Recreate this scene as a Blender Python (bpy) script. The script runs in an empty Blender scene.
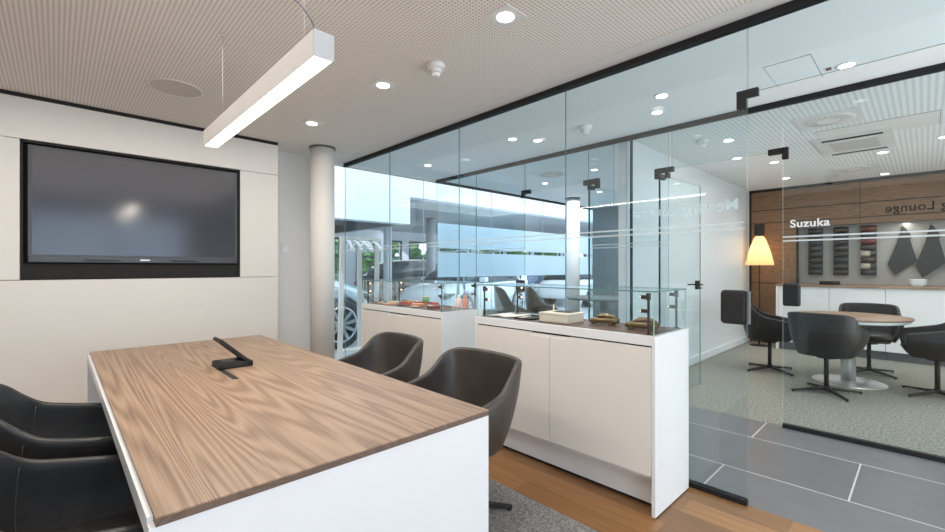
import bpy, bmesh, math, random
from mathutils import Vector, Matrix
random.seed(7)
S = bpy.context.scene
C = S.collection
PI = math.pi
H = 2.77          # ceiling height
GX = 2.84         # glass partition of this room
G2 = 4.45         # glass fronts across the corridor
FY = 5.5          # showroom facade
# ------------------------------------------------------------------ materials
def new_mat(name):
    m = bpy.data.materials.new(name); m.use_nodes = True
    nt = m.node_tree; nt.nodes.clear()
    out = nt.nodes.new('ShaderNodeOutputMaterial')
    return m, nt, out
def N(nt, t, **kw):
    n = nt.nodes.new(t)
    for k, v in kw.items():
        if k in n.inputs.keys(): n.inputs[k].default_value = v
        else: setattr(n, k, v)
    return n
def L(nt, a, b): nt.links.new(a, b)
def plain(name, col, rough=.5, metal=0, var=.03, scale=6, coat=0, bump=0, bscale=200, spec=.5):
    m, nt, out = new_mat(name)
    p = N(nt, 'ShaderNodeBsdfPrincipled'); p.inputs['Roughness'].default_value = rough
    p.inputs['Metallic'].default_value = metal; p.inputs['Coat Weight'].default_value = coat
    p.inputs['Specular IOR Level'].default_value = spec
    tc = N(nt, 'ShaderNodeTexCoord'); no = N(nt, 'ShaderNodeTexNoise'); no.inputs['Scale'].default_value = scale
    L(nt, tc.outputs['Object'], no.inputs['Vector'])
    r = N(nt, 'ShaderNodeValToRGB')
    r.color_ramp.elements[0].position = .3; r.color_ramp.elements[1].position = .7
    r.color_ramp.elements[0].color = (*[c*(1-var) for c in col], 1); r.color_ramp.elements[1].color = (*[min(1, c*(1+var)) for c in col], 1)
    L(nt, no.outputs['Fac'], r.inputs['Fac']); L(nt, r.outputs['Color'], p.inputs['Base Color'])
    if bump:
        n2 = N(nt, 'ShaderNodeTexNoise'); n2.inputs['Scale'].default_value = bscale
        b = N(nt, 'ShaderNodeBump'); b.inputs['Strength'].default_value = bump; b.inputs['Distance'].default_value = .002
        L(nt, tc.outputs['Object'], n2.inputs['Vector']); L(nt, n2.outputs['Fac'], b.inputs['Height']); L(nt, b.outputs['Normal'], p.inputs['Normal'])
    L(nt, p.outputs[0], out.inputs[0]); return m
def emit(name, col, s):
    m, nt, out = new_mat(name); e = N(nt, 'ShaderNodeEmission'); e.inputs[0].default_value = (*col, 1); e.inputs[1].default_value = s
    L(nt, e.outputs[0], out.inputs[0]); return m
def glass(name, tint, refl=1.0, rough=0.0, ior=1.45):
    m, nt, out = new_mat(name)
    t = N(nt, 'ShaderNodeBsdfTransparent'); t.inputs[0].default_value = (*tint, 1)
    g = N(nt, 'ShaderNodeBsdfGlossy'); g.inputs['Roughness'].default_value = rough; g.inputs[0].default_value = (.95, .98, 1, 1)
    f = N(nt, 'ShaderNodeFresnel'); f.inputs[0].default_value = ior
    mu = N(nt, 'ShaderNodeMath', operation='MULTIPLY'); mu.inputs[1].default_value = refl
    mx = N(nt, 'ShaderNodeMixShader')
    # fresnel must not see total internal reflection from the back of a thin pane
    ge = N(nt, 'ShaderNodeNewGeometry'); im = N(nt, 'ShaderNodeMix', data_type='FLOAT')
    im.inputs[2].default_value = ior; im.inputs[3].default_value = 1/ior*1.0
    L(nt, ge.outputs['Backfacing'], im.inputs[0])
    L(nt, im.outputs[0], f.inputs[0])
    L(nt, f.outputs[0], mu.inputs[0]); L(nt, mu.outputs[0], mx.inputs[0]); L(nt, t.outputs[0], mx.inputs[1]); L(nt, g.outputs[0], mx.inputs[2])
    L(nt, mx.outputs[0], out.inputs[0]); return m
def frosted(name, col, alpha, tr=.5):
    m, nt, out = new_mat(name)
    t = N(nt, 'ShaderNodeBsdfTransparent'); d = N(nt, 'ShaderNodeBsdfPrincipled'); d.inputs['Base Color'].default_value = (*col, 1); d.inputs['Roughness'].default_value = .6
    e = N(nt, 'ShaderNodeBsdfTranslucent'); e.inputs[0].default_value = (*col, 1)
    a = N(nt, 'ShaderNodeMixShader'); a.inputs[0].default_value = tr
    L(nt, d.outputs[0], a.inputs[1]); L(nt, e.outputs[0], a.inputs[2])
    mx = N(nt, 'ShaderNodeMixShader'); mx.inputs[0].default_value = alpha
    L(nt, t.outputs[0], mx.inputs[1]); L(nt, a.outputs[0], mx.inputs[2]); L(nt, mx.outputs[0], out.inputs[0]); return m
def wood(name, c1, c2, c3, axis='Y', scale=1.0, rough=.35, seams=None, figure=1.0):
    """long grain veneer along the given object axis"""
    m, nt, out = new_mat(name)
    p = N(nt, 'ShaderNodeBsdfPrincipled'); p.inputs['Roughness'].default_value = rough
    tc = N(nt, 'ShaderNodeTexCoord'); mp = N(nt, 'ShaderNodeMapping')
    sc = {'X': (.17, 3.0, 3.0), 'Y': (3.0, .17, 3.0), 'Z': (3.0, 3.0, .17)}[axis]
    mp.inputs['Scale'].default_value = [s*scale for s in sc]
    L(nt, tc.outputs['Object'], mp.inputs['Vector'])
    n1 = N(nt, 'ShaderNodeTexNoise'); n1.inputs['Scale'].default_value = 1.3; n1.inputs['Detail'].default_value = 1.5; n1.inputs['Distortion'].default_value = .4*figure
    L(nt, mp.outputs[0], n1.inputs['Vector'])
    rg = N(nt, 'ShaderNodeMath', operation='MULTIPLY'); rg.inputs[1].default_value = 240*figure
    L(nt, n1.outputs['Fac'], rg.inputs[0])
    si = N(nt, 'ShaderNodeMath', operation='SINE'); L(nt, rg.outputs[0], si.inputs[0])
    mr = N(nt, 'ShaderNodeMapRange'); mr.inputs['From Min'].default_value = -1; L(nt, si.outputs[0], mr.inputs['Value'])
    mp2 = N(nt, 'ShaderNodeMapping'); mp2.inputs['Scale'].default_value = [s*scale*(48 if s > 1 else 14) for s in sc]
    L(nt, tc.outputs['Object'], mp2.inputs['Vector'])
    n2 = N(nt, 'ShaderNodeTexNoise'); n2.inputs['Scale'].default_value = 1.2; n2.inputs['Detail'].default_value = 4
    L(nt, mp2.outputs[0], n2.inputs['Vector'])
    mi = N(nt, 'ShaderNodeMix', data_type='FLOAT'); mi.inputs[0].default_value = .70
    L(nt, mr.outputs[0], mi.inputs[2]); L(nt, n2.outputs['Fac'], mi.inputs[3])
    r = N(nt, 'ShaderNodeValToRGB'); e = r.color_ramp.elements
    e[0].position = .2; e[0].color = (*c1, 1); e[1].position = .85; e[1].color = (*c3, 1); k = e.new(.5); k.color = (*c2, 1)
    L(nt, mi.outputs[0], r.inputs['Fac'])
    L(nt, r.outputs['Color'], p.inputs['Base Color']); L(nt, p.outputs[0], out.inputs[0]); return m
def brickmat(name, cols, mortar, w, h, along='Y', msize=.004, rough=.45, grain=True, off=.5, shift=(0, 0), bumpy=.0):
    m, nt, out = new_mat(name)
    p = N(nt, 'ShaderNodeBsdfPrincipled'); p.inputs['Roughness'].default_value = rough
    tc = N(nt, 'ShaderNodeTexCoord'); sx = N(nt, 'ShaderNodeSeparateXYZ'); cb = N(nt, 'ShaderNodeCombineXYZ')
    L(nt, tc.outputs['Object'], sx.inputs[0])
    a0 = N(nt, 'ShaderNodeMath', operation='ADD'); a0.inputs[1].default_value = shift[0]
    a1 = N(nt, 'ShaderNodeMath', operation='ADD'); a1.inputs[1].default_value = shift[1]
    L(nt, sx.outputs[along], a0.inputs[0]); L(nt, sx.outputs['X' if along == 'Y' else 'Y'], a1.inputs[0])
    L(nt, a0.outputs[0], cb.inputs[0]); L(nt, a1.outputs[0], cb.inputs[1])
    b = N(nt, 'ShaderNodeTexBrick'); b.offset = off
    b.inputs['Scale'].default_value = 1; b.inputs['Brick Width'].default_value = w; b.inputs['Row Height'].default_value = h
    b.inputs['Mortar Size'].default_value = msize; b.inputs['Mortar Smooth'].default_value = .1
    b.inputs['Color1'].default_value = (*cols[0], 1); b.inputs['Color2'].default_value = (*cols[1], 1); b.inputs['Mortar'].default_value = (*mortar, 1)
    L(nt, cb.outputs[0], b.inputs['Vector'])
    mp = N(nt, 'ShaderNodeMapping'); mp.inputs['Scale'].default_value = (1.2, 22, 1) if grain else (3, 3, 3)
    L(nt, cb.outputs[0], mp.inputs['Vector'])
    no = N(nt, 'ShaderNodeTexNoise'); no.inputs['Scale'].default_value = 2; no.inputs['Detail'].default_value = 5; L(nt, mp.outputs[0], no.inputs['Vector'])
    mr = N(nt, 'ShaderNodeMapRange'); mr.inputs['To Min'].default_value = .5 if grain else .85; mr.inputs['To Max'].default_value = 1.45 if grain else 1.15
    L(nt, no.outputs['Fac'], mr.inputs['Value'])
    vm = N(nt, 'ShaderNodeVectorMath', operation='SCALE'); L(nt, b.outputs['Color'], vm.inputs[0]); L(nt, mr.outputs[0], vm.inputs['Scale'])
    L(nt, vm.outputs[0], p.inputs['Base Color']); L(nt, p.outputs[0], out.inputs[0]); return m
def carpet(name, c1, c2, scale=260, big=30):
    m, nt, out = new_mat(name)
    p = N(nt, 'ShaderNodeBsdfPrincipled'); p.inputs['Roughness'].default_value = .95; p.inputs['Specular IOR Level'].default_value = .1
    tc = N(nt, 'ShaderNodeTexCoord'); n1 = N(nt, 'ShaderNodeTexNoise'); n1.inputs['Scale'].default_value = scale; n1.inputs['Detail'].default_value = 2
    n2 = N(nt, 'ShaderNodeTexNoise'); n2.inputs['Scale'].default_value = big; n2.inputs['Detail'].default_value = 4
    L(nt, tc.outputs['Object'], n1.inputs['Vector']); L(nt, tc.outputs['Object'], n2.inputs['Vector'])
    mi = N(nt, 'ShaderNodeMix', data_type='FLOAT'); mi.inputs[0].default_value = .5
    L(nt, n1.outputs['Fac'], mi.inputs[2]); L(nt, n2.outputs['Fac'], mi.inputs[3])
    r = N(nt, 'ShaderNodeValToRGB'); e = r.color_ramp.elements; e[0].position = .4; e[1].position = .6; e[0].color = (*c1, 1); e[1].color = (*c2, 1)
    b = N(nt, 'ShaderNodeBump'); b.inputs['Strength'].default_value = .5; b.inputs['Distance'].default_value = .003
    L(nt, mi.outputs[0], r.inputs['Fac']); L(nt, r.outputs['Color'], p.inputs['Base Color'])
    L(nt, n1.outputs['Fac'], b.inputs['Height']); L(nt, b.outputs['Normal'], p.inputs['Normal'])
    L(nt, p.outputs[0], out.inputs[0]); return m
def perforated(name, base, dark, px, py, r):
    m, nt, out = new_mat(name)
    p = N(nt, 'ShaderNodeBsdfPrincipled'); p.inputs['Roughness'].default_value = .7
    tc = N(nt, 'ShaderNodeTexCoord'); sx = N(nt, 'ShaderNodeSeparateXYZ'); L(nt, tc.outputs['Object'], sx.inputs[0])
    sq = []
    for ax, pit in (('X', px), ('Y', py)):
        d = N(nt, 'ShaderNodeMath', operation='DIVIDE'); d.inputs[1].default_value = pit; L(nt, sx.outputs[ax], d.inputs[0])
        f = N(nt, 'ShaderNodeMath', operation='FRACT'); L(nt, d.outputs[0], f.inputs[0])
        s = N(nt, 'ShaderNodeMath', operation='SUBTRACT'); s.inputs[1].default_value = .5; L(nt, f.outputs[0], s.inputs[0])
        q = N(nt, 'ShaderNodeMath', operation='MULTIPLY'); q.inputs[1].default_value = pit; L(nt, s.outputs[0], q.inputs[0])
        w = N(nt, 'ShaderNodeMath', operation='POWER'); w.inputs[1].default_value = 2; L(nt, q.outputs[0], w.inputs[0]); sq.append(w)
    a = N(nt, 'ShaderNodeMath', operation='ADD'); L(nt, sq[0].outputs[0], a.inputs[0]); L(nt, sq[1].outputs[0], a.inputs[1])
    lt = N(nt, 'ShaderNodeMath', operation='LESS_THAN'); lt.inputs[1].default_value = r*r; L(nt, a.outputs[0], lt.inputs[0])
    mx = N(nt, 'ShaderNodeMix', data_type='RGBA'); mx.inputs[6].default_value = (*base, 1); mx.inputs[7].default_value = (*dark, 1)
    L(nt, lt.outputs[0], mx.inputs[0]); L(nt, mx.outputs[2], p.inputs['Base Color']); L(nt, p.outputs[0], out.inputs[0]); return m

M = dict(
    wall=plain('wall_paint', (.74, .715, .68), .6, var=.01),
    panel=plain('white_panel', (.74, .70, .65), .45, var=.01),
    white=plain('white_laminate', (.76, .77, .78), .35, var=.01),
    ceil=plain('ceiling_white', (.74, .72, .69), .8, var=.01),
    ceil2=plain('corridor_ceiling', (.86, .89, .90), .8, var=.01),
    perf=perforated('perforated_ceiling', (.87, .81, .745), (.44, .395, .355), .0225, .0225, .0062),
    perf2=perforated('slotted_ceiling', (.84, .85, .85), (.60, .62, .62), .03, .042, .0115),
    black=plain('black_metal', (.010, .010, .011), .6, spec=.3),
    gap=plain('shadow_gap', (.01, .01, .01), .9),
    walnut=wood('walnut_veneer', (.14, .08, .048), (.265, .168, .106), (.38, .26, .175), 'Y', .8, .42),
    walnut_edge=wood('walnut_edge', (.07, .04, .025), (.11, .065, .04), (.15, .09, .06), 'Y', 1, .5),
    wallwood=wood('dark_oak_panelling', (.08, .04, .018), (.15, .08, .037), (.23, .125, .06), 'Y', 1.5, .45),
    oak=brickmat('oak_floorboards', ((.34, .16, .052), (.18, .08, .025)), (.12, .06, .025), 1.25, .17, 'Y', .0012, .38, True, .37, (.3, .05)),
    tile=brickmat('grey_floor_tiles', ((.135, .14, .15), (.115, .12, .13)), (.55, .55, .54), 1.3, .69, 'Y', .005, .35, False, .5, (.343+.65, .14)),
    carpet1=carpet('grey_rug_pile', (.11, .108, .105), (.30, .295, .285), 170, 75),
    carpet2=carpet('green_grey_carpet', (.13, .13, .11), (.36, .355, .305), 160, 50),
    showfloor=plain('showroom_floor', (.62, .64, .66), .2, var=.03),
    leather=plain('black_leather', (.011, .0105, .0105), .42, var=.25, scale=14, bump=.35, bscale=220, spec=.35),
    leather_r=plain('brown_black_leather', (.036, .029, .024), .40, var=.2, scale=9, bump=.3, bscale=200, spec=.45),
    seam=plain('leather_seam', (.03, .03, .03), .6),
    screen=plain('screen_glass', (.03, .031, .042), .14, spec=.6, var=0),
    bezel=plain('screen_bezel', (.03, .032, .038), .35),
    grey=plain('grey_metal', (.10, .105, .115), .4, metal=.3),
    silver=plain('brushed_metal', (.62, .62, .62), .3, metal=.9),
    chrome=plain('rim_metal', (.5, .52, .55), .25, metal=.8),
    lamp=plain('pendant_housing', (.72, .69, .66), .45),
    lens=emit('lamp_lens', (1, .93, .84), 9), diffuser=emit('pendant_diffuser', (1, .93, .83), 7),
    spot=emit('spot_glow', (1, .70, .40), 7),
    plastic=plain('white_plastic', (.74, .73, .71), .4),
    pane=glass('clear_pane', (.918, .965, .98), .5, ior=1.45),
    pane2=glass('corridor_pane', (.93, .97, .98), .45, ior=1.45),
    facade=glass('facade_pane', (.93, .965, .99), .7),
    caseglass=glass('case_glass', (.975, .99, .99), .6),
    edge=plain('glass_edge', (.09, .19, .18), .2, spec=.8),
    edge2=plain('glass_edge_pale', (.42, .60, .57), .2, spec=.8),
    film=frosted('frosted_film', (.85, .9, .92), .62),
    film2=frosted('frosted_film_faint', (.8, .86, .88), .42),
    bluefilm=frosted('blue_frosted_band', (.86, .95, 1), .86, .9),
    letter=frosted('pale_lettering', (.97, .97, .97), .97), letter2=frosted('faint_lettering', (.9, .95, .97), .4),
    letter3=frosted('brown_lettering', (.03, .018, .012), .8),
    inlay=plain('brown_leather_inlay', (.085, .042, .028), .5, bump=.2),
    whitegloss=plain('white_car_paint', (.80, .82, .86), .18, coat=.6, var=0),
    greypaint=plain('silver_green_car_paint', (.36, .43, .45), .2, coat=.6, var=0, metal=.3),
    darkpaint=plain('dark_car_paint', (.03, .035, .035), .2, coat=.6, var=0),
    carglass=plain('car_window', (.02, .03, .035), .08, spec=.8), tyre=plain('tyre_rubber', (.018, .018, .02), .8),
    bulk=plain('bulkhead_white', (.80, .83, .86), .7, var=0),
    screenwall=plain('pale_blue_wall', (.56, .70, .78), .6, var=.02),
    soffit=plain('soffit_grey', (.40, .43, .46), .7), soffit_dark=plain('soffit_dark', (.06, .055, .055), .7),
    column=plain('column_white', (.76, .73, .68), .6, var=.01), column_g=plain('column_grey', (.42, .45, .48), .6),
    darkwall=plain('dark_grey_wall', (.12, .135, .14), .6), frame=plain('dark_window_frame', (.03, .035, .04), .5),
    leaf=plain('foliage_green', (.10, .24, .06), .8, var=.6, scale=5), bark=plain('bark', (.10, .07, .05), .9),
    rack=plain('pale_wood', (.74, .66, .58), .6), rack_g=plain('grey_stand', (.25, .33, .36), .6), hanger=plain('hanger_white', (.85, .82, .78), .5),
    niche=plain('niche_backing', (.30, .29, .27), .8), hide=plain('dark_hide', (.016, .017, .019), .7),
    boxwood=plain('beige_box', (.66, .60, .50), .6), bronze=plain('bronze', (.17, .125, .07), .25, metal=.9), paper=plain('paper', (.82, .80, .76), .6),
)
r_cols = [(.02, .022, .024), (.028, .03, .032), (.02, .018, .016), (.10, .035, .015), (.10, .02, .018), (.035, .028, .022), (.35, .31, .26), (.015, .017, .02)]
for i, c in enumerate(r_cols): M['roll%d' % i] = plain('leather_roll_%d' % i, c, .5, bump=.2)
for nme, c in dict(red=(.55, .05, .03), orange=(.75, .22, .05), tan=(.55, .30, .14), cream=(.75, .66, .52), green=(.10, .35, .08), amber=(.6, .13, .02), pink=(.85, .55, .48), maroon=(.16, .03, .02), blueish=(.2, .3, .5)).items():
    M[nme] = plain(nme + '_sample', c, .5, var=.1)
# lampshade: thin translucent, glowing from the lamp inside
m, nt, out = new_mat('lampshade')
_t = N(nt, 'ShaderNodeBsdfTranslucent'); _t.inputs[0].default_value = (.85, .66, .42, 1)
_e = N(nt, 'ShaderNodeEmission'); _e.inputs[0].default_value = (1, .68, .36, 1); _e.inputs[1].default_value = .42
_a = N(nt, 'ShaderNodeAddShader'); L(nt, _t.outputs[0], _a.inputs[0]); L(nt, _e.outputs[0], _a.inputs[1]); L(nt, _a.outputs[0], out.inputs[0]); M['shade'] = m
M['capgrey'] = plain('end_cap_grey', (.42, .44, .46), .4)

# ------------------------------------------------------------------ mesh helpers
class MB:
    def __init__(s): s.bm = bmesh.new()
    def box(s, x0, x1, y0, y1, z0, z1, rot=0, mi=0, edge_mi=None, thin=None):
        vs = [s.bm.verts.new(v) for v in [(x0,y0,z0),(x1,y0,z0),(x1,y1,z0),(x0,y1,z0),(x0,y0,z1),(x1,y0,z1),(x1,y1,z1),(x0,y1,z1)]]
        fs = [(0,3,2,1),(4,5,6,7),(0,1,5,4),(1,2,6,5),(2,3,7,6),(3,0,4,7)]
        ax = {0:'z',1:'z',2:'y',3:'x',4:'y',5:'x'}
        for k, f in enumerate(fs):
            F = s.bm.faces.new([vs[i] for i in f]); F.material_index = mi
            if edge_mi is not None and ax[k] != thin: F.material_index = edge_mi
        return vs
    def obox(s, p0, p1, w, h):   # bar from p0 to p1
        p0, p1 = Vector(p0), Vector(p1); d = (p1-p0).normalized()
        up = Vector((0,0,1)) if abs(d.z) < .95 else Vector((0,1,0))
        a = d.cross(up).normalized()*w/2; b = a.cross(d).normalized()*h/2
        vs = [s.bm.verts.new(p+q) for p in (p0,p1) for q in (-a-b, a-b, a+b, -a+b)]
        for f in [(3,2,1,0),(4,5,6,7),(0,1,5,4),(1,2,6,5),(2,3,7,6),(3,0,4,7)]: s.bm.faces.new([vs[i] for i in f])
    def cyl(s, c, r, h, n=32, axis='z', r2=None, mi=0):
        r2 = r if r2 is None else r2
        vs = []
        for k, rr in ((0, r), (1, r2)):
            for i in range(n):
                a = 2*PI*i/n; p = (rr*math.cos(a), rr*math.sin(a), h*k)
                if axis == 'x': p = (p[2], p[0], p[1])
                if axis == 'y': p = (p[1], p[2], p[0])
                vs.append(s.bm.verts.new((c[0]+p[0], c[1]+p[1], c[2]+p[2])))
        for i in range(n):
            f = s.bm.faces.new([vs[i], vs[(i+1)%n], vs[n+(i+1)%n], vs[n+i]]); f.smooth = True; f.material_index = mi
        s.bm.faces.new(vs[:n][::-1]).material_index = mi; s.bm.faces.new(vs[n:]).material_index = mi
    def lathe(s, c, prof, n=36, smooth=True):
        rows = []
        for r, z in prof:
            rows.append([s.bm.verts.new((c[0]+r*math.cos(2*PI*i/n), c[1]+r*math.sin(2*PI*i/n), c[2]+z)) for i in range(n)] if r > 1e-5 else [s.bm.verts.new((c[0], c[1], c[2]+z))])
        for a, b in zip(rows, rows[1:]):
            for i in range(n):
                j = (i+1) % n
                if len(a) == 1 and len(b) == 1: continue
                if len(a) == 1: f = s.bm.faces.new([a[0], b[i], b[j]])
                elif len(b) == 1: f = s.bm.faces.new([a[i], a[j], b[0]])
                else: f = s.bm.faces.new([a[i], a[j], b[j], b[i]])
                f.smooth = smooth
    def tube(s, pts, r, n=8):
        pts = [Vector(p) for p in pts]; rows = []
        for i, p in enumerate(pts):
            d = (pts[min(i+1, len(pts)-1)]-pts[max(i-1, 0)]).normalized()
            up = Vector((0,0,1)) if abs(d.z) < .9 else Vector((1,0,0))
            a = d.cross(up).normalized(); b = a.cross(d)
            rows.append([s.bm.verts.new(p+a*r*math.cos(2*PI*k/n)+b*r*math.sin(2*PI*k/n)) for k in range(n)])
        for A, B in zip(rows, rows[1:]):
            for k in range(n): s.bm.faces.new([A[k], A[(k+1)%n], B[(k+1)%n], B[k]]).smooth = True
        s.bm.faces.new(rows[0][::-1]); s.bm.faces.new(rows[-1])
    def poly(s, pts, thick):   # flat outline extruded along vector thick
        t = Vector(thick)
        a = [s.bm.verts.new(p) for p in pts]; b = [s.bm.verts.new(Vector(p)+t) for p in pts]
        s.bm.faces.new(a[::-1]); s.bm.faces.new(b); n = len(a)
        for i in range(n): s.bm.faces.new([a[i], a[(i+1)%n], b[(i+1)%n], b[i]])
    def build(s, name, mat, parent=None, bevel=0, seg=2, loc=None, recalc=True):
        if recalc: bmesh.ops.recalc_face_normals(s.bm, faces=s.bm.faces)
        me = bpy.data.meshes.new(name); s.bm.to_mesh(me); s.bm.free()
        for mm in (mat if isinstance(mat, (list, tuple)) else [mat]): me.materials.append(M[mm] if isinstance(mm, str) else mm)
        o = bpy.data.objects.new(name, me); C.objects.link(o)
        if parent is not None: o.parent = parent
        if loc is not None: o.location = loc
        if bevel:
            b = o.modifiers.new('b', 'BEVEL'); b.width = bevel; b.segments = seg; b.limit_method = 'ANGLE'; b.angle_limit = .6
        return o
def tag(o, label=None, cat=None, group=None, kind=None):
    if label: o['label'] = label
    if cat: o['category'] = cat
    if group: o['group'] = group
    if kind: o['kind'] = kind
    return o
def empty(name, loc=(0,0,0), rz=0):
    o = bpy.data.objects.new(name, None); C.objects.link(o); o.location = loc; o.rotation_euler = (0,0,rz); o.empty_display_size = .1; return o
def kids(o): return [c for c in C.objects if c.parent == o]
def copy_tree(o, parent=None):
    ch = kids(o); c = o.copy(); C.objects.link(c)
    if parent is not None: c.parent = parent
    for k in ch: copy_tree(k, c)
    return c
def thing(name, label, cat, loc=(0,0,0), rz=0, group=None): return tag(empty(name, loc, rz), label, cat, group)
def boxo(name, mat, x0, x1, y0, y1, z0, z1, parent=None, bevel=0, seg=2):
    m = MB(); m.box(x0,x1,y0,y1,z0,z1); return m.build(name, mat, parent, bevel, seg)
def struct(o): o['kind'] = 'structure'; return o
def rep(proto, i, loc, rz=None, label=None):
    o = proto if i == 0 else copy_tree(proto)
    o.location = loc
    if rz is not None: o.rotation_euler = (0,0,rz)
    if label: o['label'] = label
    return o
def area(loc, size, power, col, target=None, sy=None, spread=None, name='area_lamp'):
    l = bpy.data.lights.new(name, 'AREA'); l.energy = power; l.color = col; l.size = size
    if sy: l.shape = 'RECTANGLE'; l.size_y = sy
    if spread: l.spread = spread
    o = bpy.data.objects.new(name, l); C.objects.link(o); o.location = loc
    if target is not None: o.rotation_euler = (Vector(target)-Vector(loc)).to_track_quat('-Z', 'Y').to_euler()
    return o
def point(loc, power, col, r=.05, name='point_lamp'):
    l = bpy.data.lights.new(name, 'POINT'); l.energy = power; l.color = col; l.shadow_soft_size = r
    o = bpy.data.objects.new(name, l); C.objects.link(o); o.location = loc; return o
def spotl(loc, power, col, ang=1.6, blend=.8, r=.04):
    l = bpy.data.lights.new('spot_lamp', 'SPOT'); l.energy = power; l.color = col; l.shadow_soft_size = r; l.spot_size = ang; l.spot_blend = blend
    o = bpy.data.objects.new('spot_lamp', l); C.objects.link(o); o.location = loc; return o

# ------------------------------------------------------------------ setting
LX, BY, RX = -2.6, -2.8, 9.25
struct(boxo('floor', 'oak', LX, GX, BY, FY, -.08, 0))
struct(boxo('floor', 'tile', GX, G2+.03, BY, FY, -.08, 0))
struct(boxo('floor', 'carpet2', G2+.03, RX, BY, FY, -.08, 0))
struct(boxo('floor', 'showfloor', -8, 32, FY, 22, -.08, 0))
tag(boxo('area_rug', 'carpet1', -1.2, 1.99, .2, 4.6, 0, .009), 'mottled grey flat rug under the meeting table', 'rug')
struct(boxo('ceiling', 'perf', LX, 2.67, BY, FY, H, H+.1))
struct(boxo('ceiling', 'ceil', 2.67, GX, BY, FY, H-.002, H+.1))
struct(boxo('ceiling', 'ceil2', GX, G2, BY, FY, H, H+.1))
struct(boxo('ceiling', 'perf2', G2, RX+.2, BY, 2.3, H, H+.1))
struct(boxo('ceiling', 'ceil2', G2, RX+.2, 2.3, FY, H, H+.1))
# screen wall, panelled, with a dark niche
w = MB(); TY = 5.07
for (z0, z1) in ((0, 1.249), (2.401, 2.735)): w.box(LX, 1.81, TY, 5.2, z0, z1)
w.box(LX, -.214, TY, 5.2, 1.254, 2.396); w.box(1.419, 1.81, TY, 5.2, 1.254, 2.396)
struct(w.build('wall_back', 'panel', None, .001, 1))
struct(boxo('wall_back_core', 'gap', LX, 1.79, 5.2, 5.3, 0, H))
w = MB(); w.box(LX, 1.81, TY-.001, 5.2, 2.737, H); struct(w.build('trim_1', 'gap'))
struct(boxo('wall_recess', 'wall', 1.79, 2.62, 5.42, 5.56, 0, H))
struct(boxo('baseboard_recess', 'white', 1.81, 2.6, 5.405, 5.42, 0, .08))
struct(boxo('wall_left', 'wall', LX-.1, LX, BY, 5.3, 0, H))
# wall behind the camera with a wide window
w = MB(); w.box(LX, -1.7, BY-.1, BY, 0, H); w.box(2.4, RX, BY-.1, BY, 0, H); w.box(-1.7, 2.4, BY-.1, BY, 0, .3); w.box(-1.7, 2.4, BY-.1, BY, 2.6, H)
struct(w.build('wall_behind', 'wall'))
w = MB()
for x in (-1.7, -.36, 1.0, 2.34): w.box(x, x+.06, BY-.08, BY-.02, .3, 2.6)
w.box(-1.7, 2.4, BY-.08, BY-.02, .3, .36); w.box(-1.7, 2.4, BY-.08, BY-.02, 2.54, 2.6)
wf = struct(w.build('window_4', 'frame')); g = MB(); g.box(-1.66, 2.36, BY-.055, BY-.049, .34, 2.56); g.build('glass_pane', 'facade', wf)
# partition between the two rooms across the corridor
struct(boxo('wall_partition', 'white', G2+.08, RX, 2.25, 2.37, 0, H))
struct(boxo('baseboard_partition', 'white', G2+.08, RX-.02, 2.232, 2.25, .012, .11))
struct(boxo('trim_2', 'black', 4.56, 4.60, 2.236, 2.25, .11, H))
# wood wall with a niche, across the corridor
w = MB(); NB, NT = 1.085, 2.06
w.box(RX, RX+.25, 1.534, 2.25, 0, H); w.box(RX, RX+.25, BY, 1.534, NT, H); w.box(RX, RX+.25, BY, 1.534, 0, NB); w.box(RX, RX+.25, BY, -2.4, NB, NT)
struct(w.build('wall_far', 'wallwood'))
struct(boxo('wall_far_niche', 'niche', RX+.18, RX+.25, -2.4, 1.534, NB, NT))
w = MB()
for z in (2.39, 2.16): w.box(RX-.003, RX+.01, BY, 2.25, z-.006, z+.006)
w.box(RX-.003, RX+.01, 1.534, 2.25, 1.075, 1.087)
w.box(RX-.003, RX+.01, .715, .722, NT, H)
w.box(RX-.012, RX+.01, BY, 2.25, H-.05, H); w.box(RX-.012, RX+.01, 2.215, 2.25, 0, H); w.box(RX-.006, RX+.01, 1.515, 1.545, NB, NT)
struct(w.build('trim_3', 'gap'))
struct(boxo('wall_far_lounge', 'darkwall', RX, RX+.1, 2.37, FY, 0, H))
# ceiling above and showroom behind the facade
BH = 7.9
w = MB(); w.box(-8, 5.66, BH, BH+.3, 2.32, 6); w.box(5.66, 32, BH, BH+.3, 2.93, 6); struct(w.build('wall_bulkhead', 'bulk'))
struct(boxo('ceiling', 'soffit', 5.66, 32, BH+.05, 16.2, 2.94, 3.1))
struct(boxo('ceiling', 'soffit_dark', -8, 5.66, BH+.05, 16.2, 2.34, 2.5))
struct(boxo('ceiling', 'soffit', 5.66, 5.8, BH+.2, 16.2, 2.34, 2.94))
w = MB()
wins = [(6.5, 8.1), (8.8, 9.9), (10.35, 11.0), (11.4, 12.6), (13.2, 15.2), (15.6, 17.6), (18, 20), (20.4, 23), (23.4, 26)]
xs = -8
for a, b in sorted(wins):
    w.box(xs, a, 16, 16.2, 0, 3.0); xs = b
w.box(xs, 32, 16, 16.2, 0, 3.0)
for a, b in wins: w.box(a, b, 16, 16.2, 2.55, 3.0); w.box(a, b, 16, 16.2, 0, .15)
struct(w.build('wall_showroom', 'bulk'))
for k, (a, b) in enumerate(wins):
    w = MB(); w.box(a, a+.07, 15.95, 16.05, .15, 2.55); w.box(b-.07, b, 15.95, 16.05, .15, 2.55); w.box(a, b, 15.95, 16.05, 2.47, 2.55); w.box(a, b, 15.95, 16.05, 1.78, 1.86)
    struct(w.build('window_%d' % (k+5), 'frame'))
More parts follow.
